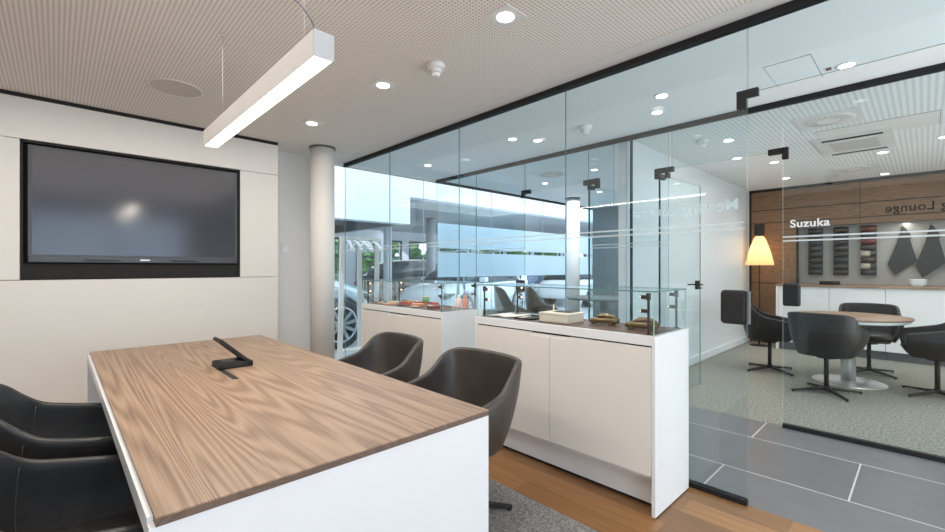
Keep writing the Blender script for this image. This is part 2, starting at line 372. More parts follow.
w = MB(); w.box(8.45, 30, 10.5, 10.62, 0, 1.83); w.box(8.45, 30, 10.5, 10.62, 1.95, 2.8); w.box(8.45, 8.5, 10.5, 10.62, 1.83, 1.95)
w.bm.free()

def column(x, y, r, h, mat, label):
    t = thing('round_column', label, 'column', (x, y, 0)); t['kind'] = 'structure'
    m = MB(); m.cyl((0,0,0), r, h-.02, 48); m.build('shaft', mat, t)
    m = MB(); m.cyl((0,0,h-.02), r+.012, .02, 48); m.build('collar', 'grey', t)
    return t
column(2.27, 4.93, .137, H, 'column', 'cream round column standing beside the screen wall recess')
column(7.6, 4.98, .145, H, 'bulk', 'white round column inside the far lounge by its window')
column(7.07, 11, .12, 2.94, 'bulk', 'slim white round column standing among the showroom cars')
column(8.68, 11.0, .14, 2.94, 'column_g', 'grey round column beside the left edge of the blue frosted bands')

# ------------------------------------------------------------------ glass fronts
def pane_obj(name, parent, axis, pos, a0, a1, z0, z1, th=.010, mat='pane', em='edge'):
    m = MB()
    if axis == 'x': m.box(pos-th/2, pos+th/2, a0, a1, z0, z1, edge_mi=1, thin='x')
    else: m.box(a0, a1, pos-th/2, pos+th/2, z0, z1, edge_mi=1, thin='y')
    o = m.build(name, [mat, em], parent); return o
TB = 2.725
w1 = struct(empty('window_1', (0,0,0)))
ys = [.70, 1.92, 3.15, 4.37, FY-.03]
for a, b in zip(ys, ys[1:]): pane_obj('glass_pane', w1, 'x', GX, a+.0018, b-.0018, .03, TB)
pane_obj('glass_pane', w1, 'x', GX, BY, .697, 2.345, TB)       # over the door opening
m = MB(); m.box(GX-.025, GX+.025, BY, FY, TB, H); m.build('ceiling_track', 'black', w1)
m = MB(); m.box(GX-.02, GX+.02, .70, FY-.03, 0, .03); m.build('floor_rail', 'black', w1)
m = MB()
for z in (1.572, 1.606): m.box(GX-.0062, GX-.0056, .71, FY-.05, z, z+.011)
m.build('frosted_line', 'film2', w1)
m = MB(); m.box(GX-.018, GX+.018, .645, .752, 2.318, 2.362); m.box(GX-.018, GX+.018, .702, .752, 2.262, 2.32); m.build('corner_clamp', 'black', w1, .003)
m = MB(); m.box(GX-.03, GX+.03, .700, .835, 1.025, 1.222); m.build('strike_box', 'black', w1, .022, 4)
m = MB(); m.box(GX-.02, GX+.02, .688, .700, 1.03, 1.217); m.build('strike_plate', 'grey', w1, .002)

# room with the round table: fixed panes, transom, open door leaf
w2 = struct(empty('window_2', (0,0,0)))
pane_obj('glass_pane', w2, 'x', G2, BY, -.332, .03, TB, mat='pane2', em='edge2'); pane_obj('glass_pane', w2, 'x', G2, -.328, .835, .03, TB, mat='pane2', em='edge2')
pane_obj('glass_pane', w2, 'x', G2, .84, 1.755, 2.345, TB, mat='pane2'); pane_obj('glass_pane', w2, 'x', G2, 1.79, 2.24, .03, TB, mat='pane2')
m = MB(); m.box(G2-.025, G2+.025, BY, FY, TB, H); m.build('ceiling_track', 'black', w2)
m = MB(); m.box(G2-.02, G2+.02, BY, .835, 0, .035); m.box(G2-.02, G2+.02, 1.79, 2.24, 0, .03); m.build('floor_rail', 'black', w2)
m = MB()
for z in (1.572, 1.606): m.box(G2-.0062, G2-.0056, BY+.1, .835, z, z+.012)
m.build('frosted_line', 'film', w2)
m = MB()
for z in (1.572, 1.606): m.box(G2-.0062, G2-.0056, 2.75+.9, FY-.05, z, z+.012); m.box(G2-.0062, G2-.0056, 1.8, 2.66, z, z+.012)
m.build('frosted_line', 'film2', w2)
def Lclamp(p, y, s):
    m = MB(); m.box(G2-.02, G2+.02, min(y-s*.015, y+s*.10), max(y-s*.015, y+s*.10), 2.32, 2.37); m.box(G2-.02, G2+.02, min(y-s*.045, y+s*.0), max(y-s*.045, y+s*.0), 2.27, 2.37); m.build('corner_clamp', 'black', p, .003)
Lclamp(w2, .84, 1)
m = MB(); m.box(G2-.03, G2+.03, .715, .835, 1.03, 1.222); m.build('strike_box', 'black', w2, .018, 4)
m = MB(); m.box(G2-.022, G2+.022, 1.735, 1.925, 2.315, 2.365); m.box(G2-.022, G2+.022, 1.875, 1.925, 2.262, 2.32); m.box(G2-.02, G2+.06, 1.79, 1.82, 2.262, 2.315); m.build('pivot_clamp', 'black', w2, .003)
def door_leaf(name, hinge, ang, width, handle=True):
    t = struct(empty(name, (hinge[0], hinge[1], 0), ang))
    pane_obj('glass_pane', t, 'y', 0, 0, width, .012, 2.30, mat='pane2')
    m = MB(); m.box(-.008, .002, -.008, .008, .01, 2.31); m.build('hinge_edge', 'black', t)
    m = MB(); m.box(-.02, .1, -.018, .018, 2.26, 2.312); m.box(-.02, .1, -.018, .018, .008, .05); m.build('pivot_clamp', 'black', t, .003)
    x = width-.07
    m = MB(); m.box(x-.02, x+.025, -.022, .022, 1.105, 1.205); m.build('lock_plate', 'black', t, .006, 3)
    m = MB(); m.cyl((x, -.055, 1.16), .009, .11, 12, 'y'); m.box(x-.11, x+.008, -.062, -.048, 1.152, 1.168); m.box(x-.11, x+.008, .048, .062, 1.152, 1.168)
    m.box(x-.05, x+.05, -.03, -.02, 1.112, 1.126); m.build('handle', 'black', t, .002)
    return t
door_leaf('door_1', (G2+.02, 1.885), math.radians(-5), .92)
# far lounge: fixed panes with its own door
w3 = struct(empty('window_3', (0,0,0)))
pane_obj('glass_pane', w3, 'x', G2, 2.38, 2.70, .03, TB, mat='pane2'); pane_obj('glass_pane', w3, 'x', G2, 2.70, 3.64, 2.345, TB, mat='pane2')
pane_obj('glass_pane', w3, 'x', G2, 3.645, 4.56, .03, TB, mat='pane2'); pane_obj('glass_pane', w3, 'x', G2, 4.565, FY-.03, .03, TB, mat='pane2')
Lclamp(w3, 3.65, -1)
m = MB(); m.box(G2-.03, G2+.03, 3.66, 3.78, 1.03, 1.19); m.build('strike_box', 'black', w3, .01, 3)
m = MB(); m.box(G2-.022, G2+.022, 2.56, 2.76, 2.31, 2.37); m.box(G2-.022, G2+.022, 2.56, 2.61, 2.26, 2.32); m.build('pivot_clamp', 'black', w3, .003)
m = MB(); m.box(G2-.02, G2+.02, 2.38, 2.70, 0, .03); m.box(G2-.02, G2+.02, 3.645, FY-.03, 0, .03); m.build('floor_rail', 'black', w3)
door_leaf('door_2', (G2+.02, 2.70), math.radians(-2), .9)
# facade glazing towards the showroom
w4 = struct(empty('window_10', (0,0,0)))
fx = [2.62, 4.2, 5.75, 7.3, 9.2]
for a, b in zip(fx, fx[1:]): pane_obj('glass_pane', w4, 'y', FY, a+.002, b-.002, .05, 2.735, .012, 'facade', 'edge2')
m = MB(); m.box(G2, RX, FY-.03, FY+.03, 2.735, H); m.build('head_track', 'black', w4)
m = MB(); m.box(2.62, G2, FY-.03, FY+.03, 2.735, H); m.build('head_track', 'ceil', w4)
m = MB(); m.box(G2+.03, 9.2, FY-.012, FY-.010, 1.20, 1.61); m.box(G2+.03, 9.2, FY-.012, FY-.010, 1.675, 2.085); m.build('frosted_band', 'bluefilm', w4)
m = MB(); m.box(2.62, RX, FY-.04, FY+.05, 0, .06); m.build('sill', 'white', w4)

# lettering on the glass
def to_mesh(o, name):
    bpy.context.view_layer.update(); dg = bpy.context.evaluated_depsgraph_get()
    me = bpy.data.meshes.new_from_object(o.evaluated_get(dg)); cu = o.data; bpy.data.objects.remove(o, do_unlink=True); bpy.data.curves.remove(cu)
    q_ = bpy.data.objects.new(name, me); C.objects.link(q_); return q_
def text(name, s, mat, origin, right, up, size, label):
    cu = bpy.data.curves.new(name, 'FONT'); cu.body = s; cu.size = size; cu.offset = size*.02; cu.extrude = .0004; cu.space_character = 1.06
    cu.materials.append(M[mat]); o = bpy.data.objects.new(name, cu); C.objects.link(o)
    r, u = Vector(right), Vector(up); n = r.cross(u)
    o = to_mesh(o, name)
    mt = Matrix((r, u, n)).transposed().to_4x4(); mt.translation = Vector(origin); o.matrix_world = mt
    return tag(o, label, 'lettering')
text('room_name_lettering', 'Suzuka', 'letter', (G2-.007, .785, 1.69), (0,-1,0), (0,0,1), .089, 'white lettering reading Suzuka on the glass front across the corridor')
text('glass_lettering', 'Meeting Lounge', 'letter2', (GX+.007, .745, 1.69), (0,1,0), (0,0,1), .092, 'pale mirrored Meeting Lounge lettering on the near glass above the display cabinet')
text('glass_lettering', 'Meeting Lounge', 'letter3', (G2+.007, -.36, 1.765), (0,1,0), (0,0,1), .083, 'brown mirrored Meeting Lounge lettering in front of the wood wall')

# ------------------------------------------------------------------ meeting table
TX0, TX1, TY0, TY1, TZ = .175, 1.342, 1.300, 4.2, .74
t = thing('meeting_table', 'long meeting table with walnut top and white panel ends', 'table', ((TX0+TX1)/2, (TY0+TY1)/2, 0))
ox, oy = -(TX0+TX1)/2, -(TY0+TY1)/2
def tb(name, mat, x0,x1,y0,y1,z0,z1, bev=0): return boxo(name, mat, x0+ox, x1+ox, y0+oy, y1+oy, z0, z1, t, bev)
m = MB()
SX0, SX1, SY0, SY1 = .697, .730, 2.62, 3.11
for (x0,x1,y0,y1) in ((TX0,SX0,TY0,TY1),(SX1,TX1,TY0,TY1),(SX0,SX1,TY0,SY0),(SX0,SX1,SY1,TY1)): m.box(x0+ox,x1+ox,y0+oy,y1+oy,TZ-.004,TZ)
m.build('tabletop', 'walnut', t)
tb('tabletop_edge', 'walnut_edge', TX0, TX1, TY0, TY1, TZ-.024, TZ-.004)
tb('cable_slot', 'gap', SX0, SX1, SY0, SY1, TZ-.0042, TZ-.003)
e = .012
tb('end_panel', 'white', TX0-.013, TX1+.004, TY0+.004, TY0+.04, .01, TZ-.024)
tb('end_panel', 'white', TX0-.013, TX1+.004, TY1-.04, TY1-.004, .01, TZ-.024)
tb('side_rail', 'white', TX0-.013, TX0+.03, TY0+.04, TY1-.04, TZ-.065, TZ-.012)
tb('side_rail', 'white', TX1-.03, TX1+.004, TY0+.04, TY1-.04, TZ-.10, TZ-.024)
tb('cable_tray', 'grey', .62, .9, TY0+.3, TY1-.3, TZ-.13, TZ-.06)
# flip-up conference port on the table
t = thing('flip_up_port', 'black flip-up connection box standing open on the walnut table', 'connection box', (.79, 2.99, TZ))
m = MB(); m.box(-.092, .10, -.085, .085, 0, .036); m.build('base', 'black', t, .01, 3)
m = MB(); m.box(-.06, .06, -.055, .055, .036, .039); m.build('socket_plate', 'bezel', t, .002)
m = MB(); m.box(0, .23, -.085, .085, 0, .02); lid = m.build('lid', 'black', t, .004, 3); lid.location = (.093, 0, .026); lid.rotation_euler = (0, math.radians(-137), 0)
m = MB(); m.cyl((.09, -.06, .026), .010, .12, 16, 'y'); m.build('hinge', 'grey', t)
tag((lambda mm: mm.build('pen', 'black', None))( (lambda mm: (mm.tube([(.712, 2.96, TZ+.006), (.708, 3.0, TZ+.006), (.702, 3.02, TZ+.006)], .004), mm)[1])(MB()) ), 'short black cable running out of the table slot', 'cable').name = 'cable'

# ------------------------------------------------------------------ tub chair
def catmull(P, n):
    P = [Vector(p) for p in P]; Q = [P[0]*2-P[1]] + P + [P[-1]*2-P[-2]]; out = []
    for i in range(1, len(Q)-2):
        for k in range(n):
            t = k/n; a, b, c, d = Q[i-1:i+3]
            out.append(.5*((2*b)+(c-a)*t+(2*a-5*b+4*c-d)*t*t+(3*b-a-3*c+d)*t**3))
    out.append(P[-1]); return out
RIM = [(.285,.27,.615),(.292,.14,.640),(.296,.02,.665),(.293,-.07,.692),(.284,-.135,.742),(.275,-.20,.805),(.245,-.262,.832),(.16,-.288,.838),(.07,-.298,.840),(0,-.30,.84)]
BOT = [(.205,.24,.40),(.215,.14,.375),(.215,.02,.365),(.21,-.07,.36),(.198,-.13,.36),(.178,-.175,.36),(.135,-.21,.36),(.09,-.226,.36),(.045,-.232,.36),(0,-.235,.36)]
def make_chair(name, label, cat, lm, group, top=1.0, lift=0.0, sc=1.0):
    root = thing(name, label, cat, group=group)
    R = catmull(RIM, 5); B = catmull(BOT, 5)
    R = R[:-1] + [Vector((-p.x, p.y, p.z)) for p in R[::-1]]; B = B[:-1] + [Vector((-p.x, p.y, p.z)) for p in B[::-1]]
    nv = 9; bm = bmesh.new(); rows = []
    for i, (r, b) in enumerate(zip(R, B)):
        if top != 1.0: r = Vector((r.x*1.04, r.y*1.02, .62+(r.z-.62)*top))
        out = Vector((b.x, b.y-.02, 0)).normalized(); row = []
        for k in range(nv+1):
            v = k/nv; p = b.lerp(r, v) + out*.026*math.sin(PI*v)
            row.append(bm.verts.new(p))
        rows.append(row)
    for a, b in zip(rows, rows[1:]):
        for k in range(nv): bm.faces.new([a[k], a[k+1], b[k+1], b[k]]).smooth = True
    me = bpy.data.meshes.new('shell'); bm.to_mesh(me); bm.free(); me.materials.append(M[lm])
    sh = bpy.data.objects.new('shell', me); C.objects.link(sh); sh.parent = root
    so = sh.modifiers.new('s', 'SOLIDIFY'); so.thickness = .036; so.offset = 1 if top == 1.0 else 1; so.use_even_offset = True
    bv = sh.modifiers.new('b', 'BEVEL'); bv.width = .013; bv.segments = 3; bv.limit_method = 'ANGLE'; bv.angle_limit = 1.0
    # stitched seams where arm meets back
    for sgn in (1, -1):
        m = MB(); i = 17 if sgn > 0 else len(rows)-18
        r, b = R[i], B[i]
        if top != 1.0: r = Vector((r.x*1.04, r.y*1.02, .62+(r.z-.62)*top))
        out = Vector((b.x, b.y-.02, 0)).normalized()
        for off in (-.0195, .0195):
            m.tube([b.lerp(r, v)+out*(.026*math.sin(PI*v)+off*0-(.0 if off < 0 else -.0)) + out*(.0365 if off > 0 else -.0005) for v in [k/12 for k in range(1, 12)]], .0022, 6)
        m.build('stitched_seam', 'seam', sh)
    # seat pad and pan from the bottom outline
    outl = [(p.x, p.y) for p in B]
    def ring(bm, s, z, fy=0):
        return [bm.verts.new((x*s, (y+fy*(y > .2))*s if y < 0 else y*s+fy, z)) for x, y in outl]
    for nm, prof, mat in (('seat', [(.80,.375,0),(1.02,.385,.012),(1.06,.42,.022),(1.05,.445,.022),(.96,.462,.01),(.75,.470,0),(.4,.472,0)], lm), ('seat_pan', [(.3,.335,0),(.86,.345,-.01),(.985,.365,0),(.95,.385,0)], lm)):
        bm = bmesh.new(); rs = [ring(bm, s, z, fy) for s, z, fy in prof]; n = len(outl)
        for a, b in zip(rs, rs[1:]):
            for k in range(n): bm.faces.new([a[k], a[(k+1)%n], b[(k+1)%n], b[k]]).smooth = True
        bm.faces.new(rs[0][::-1]); bm.faces.new(rs[-1])
        bmesh.ops.recalc_face_normals(bm, faces=bm.faces)
        me = bpy.data.meshes.new(nm); bm.to_mesh(me); bm.free(); me.materials.append(M[mat])
        o = bpy.data.objects.new(nm, me); C.objects.link(o); o.parent = root
    m = MB(); m.cyl((0,0,.06), .022, .28, 20); m.cyl((0,0,.318), .09, .02, 24); m.build('pole', 'black', root)
    m = MB(); m.lathe((0,0,0), [(0,.028),(.045,.03),(.045,.05),(.03,.075),(0,.075)], 20); m.build('hub', 'black', root)
    for k in range(4):
        a = PI/4+k*PI/2; d = Vector((math.cos(a), math.sin(a), 0)); q = Vector((-d.y, d.x, 0)); m = MB()
        vs = []
        for rr, wd, z0, z1 in ((.03, .022, .03, .062), (.34, .012, .010, .026)):
            for sx in (-1, 1):
                for z in (z0, z1): vs.append(m.bm.verts.new(d*rr+q*sx*wd+Vector((0,0,z))))
        for f in ((0,1,3,2),(4,6,7,5),(0,4,5,1),(2,3,7,6),(1,5,7,3),(0,2,6,4)): m.bm.faces.new([vs[i] for i in f])
        lg = m.build('leg', 'black', root, .003)
        m = MB(); m.cyl((d.x*.325, d.y*.325, 0), .012, .012, 12); m.build('glide', 'black', lg)
    if lift or sc != 1.0:
        for c in kids(root):
            if c.name.split('.')[0] in ('shell', 'seat', 'seat_pan'): c.location.z = lift+.36*(1-sc); c.scale = (sc, sc, sc)
            if c.name.split('.')[0] == 'pole': c.scale = (1, 1, 1+lift/.34)
    return root
ch = make_chair('tub_chair', '', 'chair', 'leather', 'black leather chairs along the left side of the table')
rep(ch, 0, (.03, 2.65, .009), -PI/2, 'black leather tub chair on the left of the table, nearer the screen wall')
rep(ch, 1, (.02, 1.79, .009), -PI/2+.03, 'black leather tub chair on the left of the table, in the bottom left corner')
ch = make_chair('tub_chair', '', 'chair', 'leather_r', 'dark brown leather chairs along the right side of the table')
rep(ch, 0, (1.60, 2.74, .009), PI/2-.04, 'dark leather tub chair right of the table, beside the left display cabinet')
rep(ch, 1, (1.58, 1.82, .009), PI/2+.02, 'dark leather tub chair right of the table, at its near corner')

# ------------------------------------------------------------------ wall screen
t = thing('wall_screen', 'large black flat screen set into a dark wall niche', 'screen', (.6, TY, 1.25))
ox, oz = -.6, -1.25
def q(name, mat, x0,x1,y0,y1,z0,z1,bev=0,par=None): return boxo(name, mat, x0+ox, x1+ox, y0, y1, z0+oz, z1+oz, par or t, bev)
m = MB()
m.box(-.212+ox, 1.417+ox, .10, .125, 1.256+oz, 2.394+oz); m.box(-.212+ox, -.196+ox, -.004, .10, 1.256+oz, 2.394+oz); m.box(1.401+ox, 1.417+ox, -.004, .10, 1.256+oz, 2.394+oz); m.box(-.212+ox, 1.417+ox, -.004, .10, 2.378+oz, 2.394+oz); m.box(-.212+ox, 1.417+ox, -.002, .10, 1.256+oz, 1.268+oz)
m.build('niche_lining', 'gap', t)
q('lower_panel', 'gap', -.196, 1.401, .01, .02, 1.268, 1.385)
q('display_body', 'bezel', -.17, 1.392, -.004, .06, 1.395, 2.362, .004)
q('display_glass', 'screen', -.145, 1.368, -.008, -.003, 1.462, 2.338)
q('speaker_bar', 'bezel', -.165, 1.387, -.014, -.004, 1.398, 1.446, .003)
for a_, b_ in ((.18, .42), (.80, 1.02)): q('speaker_slot', 'gap', a_, b_, -.016, -.013, 1.41, 1.422)
m = MB(); m.box(.565+ox, .635+ox, -.016, -.013, 1.418+oz, 1.428+oz); m.build('badge', 'silver', t)
t = thing('light_switch', 'small white switch panel on the recessed wall beside the column', 'switch', (2.02, 5.42, 1.58))
m = MB(); m.box(-.045,.045,-.012,0,-.06,.06); m.build('plate', 'plastic', t, .004)
m = MB(); m.box(-.026,.026,-.016,-.012,-.035,.035); m.build('display', 'bulk', t)

# ------------------------------------------------------------------ ceiling things
PX, PY, PL = .728, 1.57, 1.66
t = thing('pendant_light', 'long white linear pendant light over the meeting table', 'pendant light', (PX, PY+PL/2, 2.14))
m = MB(); hl = PL/2
m.box(-.04, -.036, -hl, hl, 0, .098); m.box(.036, .04, -hl, hl, 0, .098); m.box(-.036, .036, -hl, hl, .08, .098); m.build('housing', 'lamp', t)
m = MB(); m.box(-.036, .036, -hl+.004, hl-.004, .004, .02); m.build('diffuser', 'diffuser', t)
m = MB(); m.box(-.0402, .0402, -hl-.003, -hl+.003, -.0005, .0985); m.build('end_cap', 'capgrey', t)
m = MB(); m.box(-.0402, .0402, hl-.003, hl+.003, -.0005, .0985); m.build('end_cap', 'lamp', t)
for y in (-hl+.18, hl-.28):
    m = MB(); m.tube([(0, y, .10), (0, y, .632)], .0014, 6); s = m.build('suspension_wire', 'silver', t)
    m = MB(); m.cyl((0, y, .615), .010, .018, 12); m.build('wire_fixing', 'silver', s)
m = MB(); m.tube(catmull([(0, -hl+.07, .10), (-.004, -hl+.09, .17), (-.02, -hl+.16, .26), (-.03, -hl+.27, .36), (0, -hl+.34, .48), (0.02, -hl+.36, .628)], 6), .004, 8); m.build('power_cable', 'grey', t)
def downlight(i, x, y, label, group, sq=True, s=.055):
    if i == 0:
        t = thing('ceiling_spotlight', label, 'ceiling light', (x, y, H), group=group)
        m = MB()
        if sq: m.box(-s*1.6, s*1.6, -s*1.6, s*1.6, -.004, 0)
        else: m.lathe((0,0,0), [(s*.9, 0), (s*1.25, 0), (s*1.25, -.006), (s*.9, -.006), (s*.9, 0)], 32)
        m.build('trim_ring', 'plastic', t, .001)
        m = MB(); m.cyl((0,0,-.008), s*.86, .004, 32); m.build('lamp_glass', 'lens', t)
        downlight.p = t; return t
    return rep(downlight.p, 1, (x, y, H), None, label)
downlight(0, 1.83, 1.64, 'square-framed ceiling spotlight nearest the camera, in the perforated ceiling', 'spotlights in the perforated ceiling', True)
downlight(1, 1.83, 2.91, 'square-framed ceiling spotlight left of the smoke detector', None)
downlight(2, 1.81, 4.16, 'square-framed ceiling spotlight nearest the round column', None)
for i, (x, y, lb) in enumerate([(3.99, .38, 'round corridor ceiling light beside the ceiling hatch'), (3.60, 1.50, 'upper one of the paired corridor ceiling lights, near the glass clamps'), (3.95, 1.69, 'lower one of the paired corridor ceiling lights, near the glass clamps'), (3.62, 3.14, 'left one of the two corridor ceiling lights past the detector'), (3.86, 2.98, 'right one of the two corridor ceiling lights past the detector'), (3.70, 4.75, 'corridor ceiling light nearest the showroom facade')]):
    downlight(i, x, y, lb, 'lights in the corridor ceiling', False, .05)
for i, (x, y, lb) in enumerate([(5.39, 1.51, 'ceiling light in the round-table room nearest its open door'), (6.34, 1.68, 'second ceiling light along the white wall of the round-table room'), (6.95, 1.40, 'third ceiling light along the white wall of the round-table room'), (8.31, 1.52, 'ceiling light right above the floor lamp'), (7.31, .36, 'ceiling light beside the ceiling air conditioner'), (6.93, -.15, 'ceiling light at the right picture edge in the round-table room'), (9.0, .42, 'ceiling light close to the wood wall')]):
    downlight(i, x, y, lb, 'lights in the round-table room ceiling', False, .055)
for i, (x, y, lb) in enumerate([(5.6, 3.3, 'ceiling light of the far lounge nearest its door'), (5.9, 4.4, 'ceiling light of the far lounge near its facade'), (7.3, 4.2, 'ceiling light of the far lounge nearest its column')]):
    downlight(i, x, y, lb, 'lights in the far lounge ceiling', False, .05)
def detector(i, x, y, label):
    if i == 0:
        t = thing('smoke_detector', label, 'smoke detector', (x, y, H), group='smoke detectors')
        m = MB(); m.lathe((0,0,0), [(0,0),(.062,0),(.064,-.012),(.062,-.034),(.050,-.040),(0,-.040)], 32); m.build('base', 'plastic', t)
        m = MB(); m.lathe((0,0,0), [(.044,-.038),(.044,-.052),(.038,-.064),(.03,-.067),(0,-.067)], 32); h = m.build('head', 'plastic', t)
        m = MB(); m.lathe((0,0,0), [(.030,-.066),(.028,-.082),(.015,-.088),(0,-.088)], 24); m.build('sensor', 'plastic', h)
        m = MB(); m.cyl((.062,0,-.012), .006, .02, 10, 'x'); m.build('cable_stub', 'plastic', t)
        detector.p = t
    else: t = rep(detector.p, 1, (x, y, H), None, label)
detector(0, 1.91, 2.36, 'white smoke detector on the perforated ceiling')
detector(1, 3.82, 2.35, 'white smoke detector on the corridor ceiling behind glass')
detector(2, 5.17, 1.71, 'white smoke detector on the ceiling inside the open glass door')
t = thing('ceiling_speaker', 'flat round speaker grille in the perforated ceiling above the screen', 'speaker', (.68, 4.1, H))
m = MB(); m.lathe((0,0,0), [(.185,0),(.19,-.004),(.17,-.006),(.17,0)], 48); m.build('rim', 'ceil', t)
M['grille'] = plain('speaker_grille', (.56, .52, .48), .8); m = MB(); m.cyl((0,0,-.0035), .172, .003, 48); m.build('grille', 'grille', t)
def hatch(name, x, y, sx, sy, label, mt='ceil'):
    t = thing(name, label, 'ceiling hatch', (x, y, H))
    m = MB(); m.box(-sx/2,sx/2,-sy/2,sy/2,-.002,0); m.build('shadow_joint', 'gap', t)
    m = MB(); m.box(-sx/2+.003,sx/2-.003,-sy/2+.003,sy/2-.003,-.004,-.001); m.build('cover', mt, t)
hatch('ceiling_hatch', 3.86, .66, .50, .27, 'rectangular hatch cover in the corridor ceiling', 'ceil2')
hatch('ceiling_hatch', -.36, 2.85, .3, .3, 'cream hatch cover in the perforated ceiling, cut by the picture corner')
tag(boxo('ceiling_sensor', 'maroon', 3.95, 3.98, .46, .49, H-.012, H), 'tiny dark red square sensor beside the corridor hatch', 'sensor')
def swirl(i, x, y, label):
    if i == 0:
        t = thing('ceiling_air_diffuser', label, 'air diffuser', (x, y, H), group='square air diffusers')
        m = MB(); m.box(-.25,.25,-.25,.25,-.006,.002); m.build('plate', 'plastic', t, .002)
        m = MB(); m.lathe((0,0,0), [(.20,-.006),(.19,-.012),(.10,-.016),(0,-.016)], 40); m.build('disc', 'ceil', t)
        m = MB()
        for k in range(24):
            a = 2*PI*k/24; m.obox((.09*math.cos(a), .09*math.sin(a), -.0165), (.175*math.cos(a+.25), .175*math.sin(a+.25), -.0145), .014, .003)
        m.build('swirl_slots', 'grille', t)
        swirl.p = t
    else: rep(swirl.p, 1, (x, y, H), None, label)
swirl(0, 5.33, .64, 'square ceiling air diffuser with swirl slots nearest the corridor')
swirl(1, 8.2, .70, 'square ceiling air diffuser with swirl slots nearest the wood wall')
swirl(2, 5.4, 3.9, 'square ceiling air diffuser in the far lounge')
t = thing('ceiling_air_conditioner', 'rectangular white ceiling air conditioner with louvred grille', 'air conditioner', (6.55, .55, H))
m = MB(); m.box(-.5,.5,-.33,.33,-.02,0); m.build('panel', 'plastic', t, .006)
m = MB()
for k in range(12): m.box(-.24+k*.04, -.215+k*.04, -.2, .2, -.026, -.02)
m.build('grille', 'grille', t)
for a_ in (-.42, .36): boxo('air_slot', 'gap', a_, a_+.06, -.25, .25, -.024, -.02, t)
hatch('ceiling_hatch', 6.0, .35, .55, .9, 'large hatch outline in the ceiling between diffuser and air conditioner')

# ------------------------------------------------------------------ display cabinets with glass cases
def cabinet(name, label, y0, y1, group):
    x0, x1 = 2.315, 2.79; w = y1-y0
    t = thing(name, label, 'cabinet', (x0, (y0+y1)/2, 0), group=group); h = w/2; D = x1-x0
    boxo('end_panel', 'white', 0, D, -h, -h+.02, .008, .98, t, .001); boxo('end_panel', 'white', 0, D, h-.02, h, .008, .98, t, .001)
    boxo('top_slab', 'white', 0, D, -h+.02, h-.02, .928, .98, t, .001)
    boxo('back_panel', 'white', D-.02, D-.002, -h+.02, h-.02, .008, .928, t)
    boxo('bottom_panel', 'white', .022, D-.02, -h+.02, h-.02, .20, .224, t)
    boxo('shadow_recess', 'gap', .022, .03, -h+.02, h-.02, .90, .928, t)
    boxo('plinth', 'white', .11, .13, -h+.02, h-.02, .02, .20, t); boxo('plinth_shadow', 'gap', .115, .128, -h+.02, h-.02, .0, .02, t)  # black strip stands in for the shadow under the plinth
    for s in (-1, 1):
        m = MB(); a, b = s*.0015, s*(h-.022)
        pts = [(0, a, .222), (0, b, .222), (0, b, .918), (0, s*.15, .918), (0, s*.15, .898), (0, a, .898)]
        m.poly(pts, (.018, 0, 0)); d = m.build('door', 'panel', t, .0008, 1)
        m = MB(); m.box(.010, .022, min(a, s*.15), max(a, s*.15), .896, .914); m.build('finger_pull', 'plastic', d)
    boxo('top_inlay', 'inlay', .035, D-.035, -h+.03, h-.03, .98, .983, t)
    for (fx, fy) in ((.03, -h+.01), (.03, h-.01), (D-.03, -h+.01), (D-.03, h-.01)):
        m = MB(); m.cyl((fx, fy, 0), .009, .01, 12); m.build('foot', 'black', t)
    return t
def case(label, y0, y1, group):
    x0, x1 = 2.325, 2.782; h = (y1-y0)/2-.012; D = x1-x0
    t = thing('glass_display_case', label, 'display case', (x0, (y0+y1)/2, .983), group=group)
    pane_obj('front_glass', t, 'x', .003, -h, h, 0, .235, .006, 'caseglass', 'edge2'); pane_obj('back_glass', t, 'x', D-.003, -h, h, 0, .235, .006, 'caseglass', 'edge2')
    pane_obj('side_glass', t, 'y', -h+.003, .006, D-.006, 0, .235, .006, 'caseglass', 'edge2'); pane_obj('side_glass', t, 'y', h-.003, .006, D-.006, 0, .235, .006, 'caseglass', 'edge2')
    m = MB(); m.box(0, D, -h, h, .235, .242, edge_mi=1, thin='z'); m.build('top_glass', ['caseglass', 'edge'], t)
    for px in (.035, D-.035):
        for sy in (-1, 1):
            py = sy*(h-.045)
            m = MB(); m.cyl((px, py, 0), .007, .225, 12); m.cyl((px, py, 0), .016, .004, 16); m.box(px-.011, px+.011, py-.009, py+.009, .19, .228); po = m.build('light_post', 'black', t)
            for z in (.128, .205):
                m = MB(); yy = py-sy*.006
                m.cyl((px, min(yy, yy-sy*.035), z), .011, .035, 14, 'y'); hd = m.build('spot_head', 'black', po)
                m = MB(); m.cyl((px, yy-sy*.0365 - (0.002 if sy > 0 else 0), z), .006, .002, 12, 'y'); m.build('spot_lens', 'spot', hd)
    return t
cabinet('display_cabinet', 'white display cabinet closest to the door opening, with two doors', 1.0, 2.385, 'white display cabinets')
cabinet('display_cabinet', 'white display cabinet closest to the round column, with two doors', 2.775, 4.10, 'white display cabinets')
case('glass case with spot posts over the bronze models', 1.0, 2.385, 'glass display cases')
case('glass case with spot posts over the red and orange samples', 2.775, 4.10, 'glass display cases')
Z0 = .983
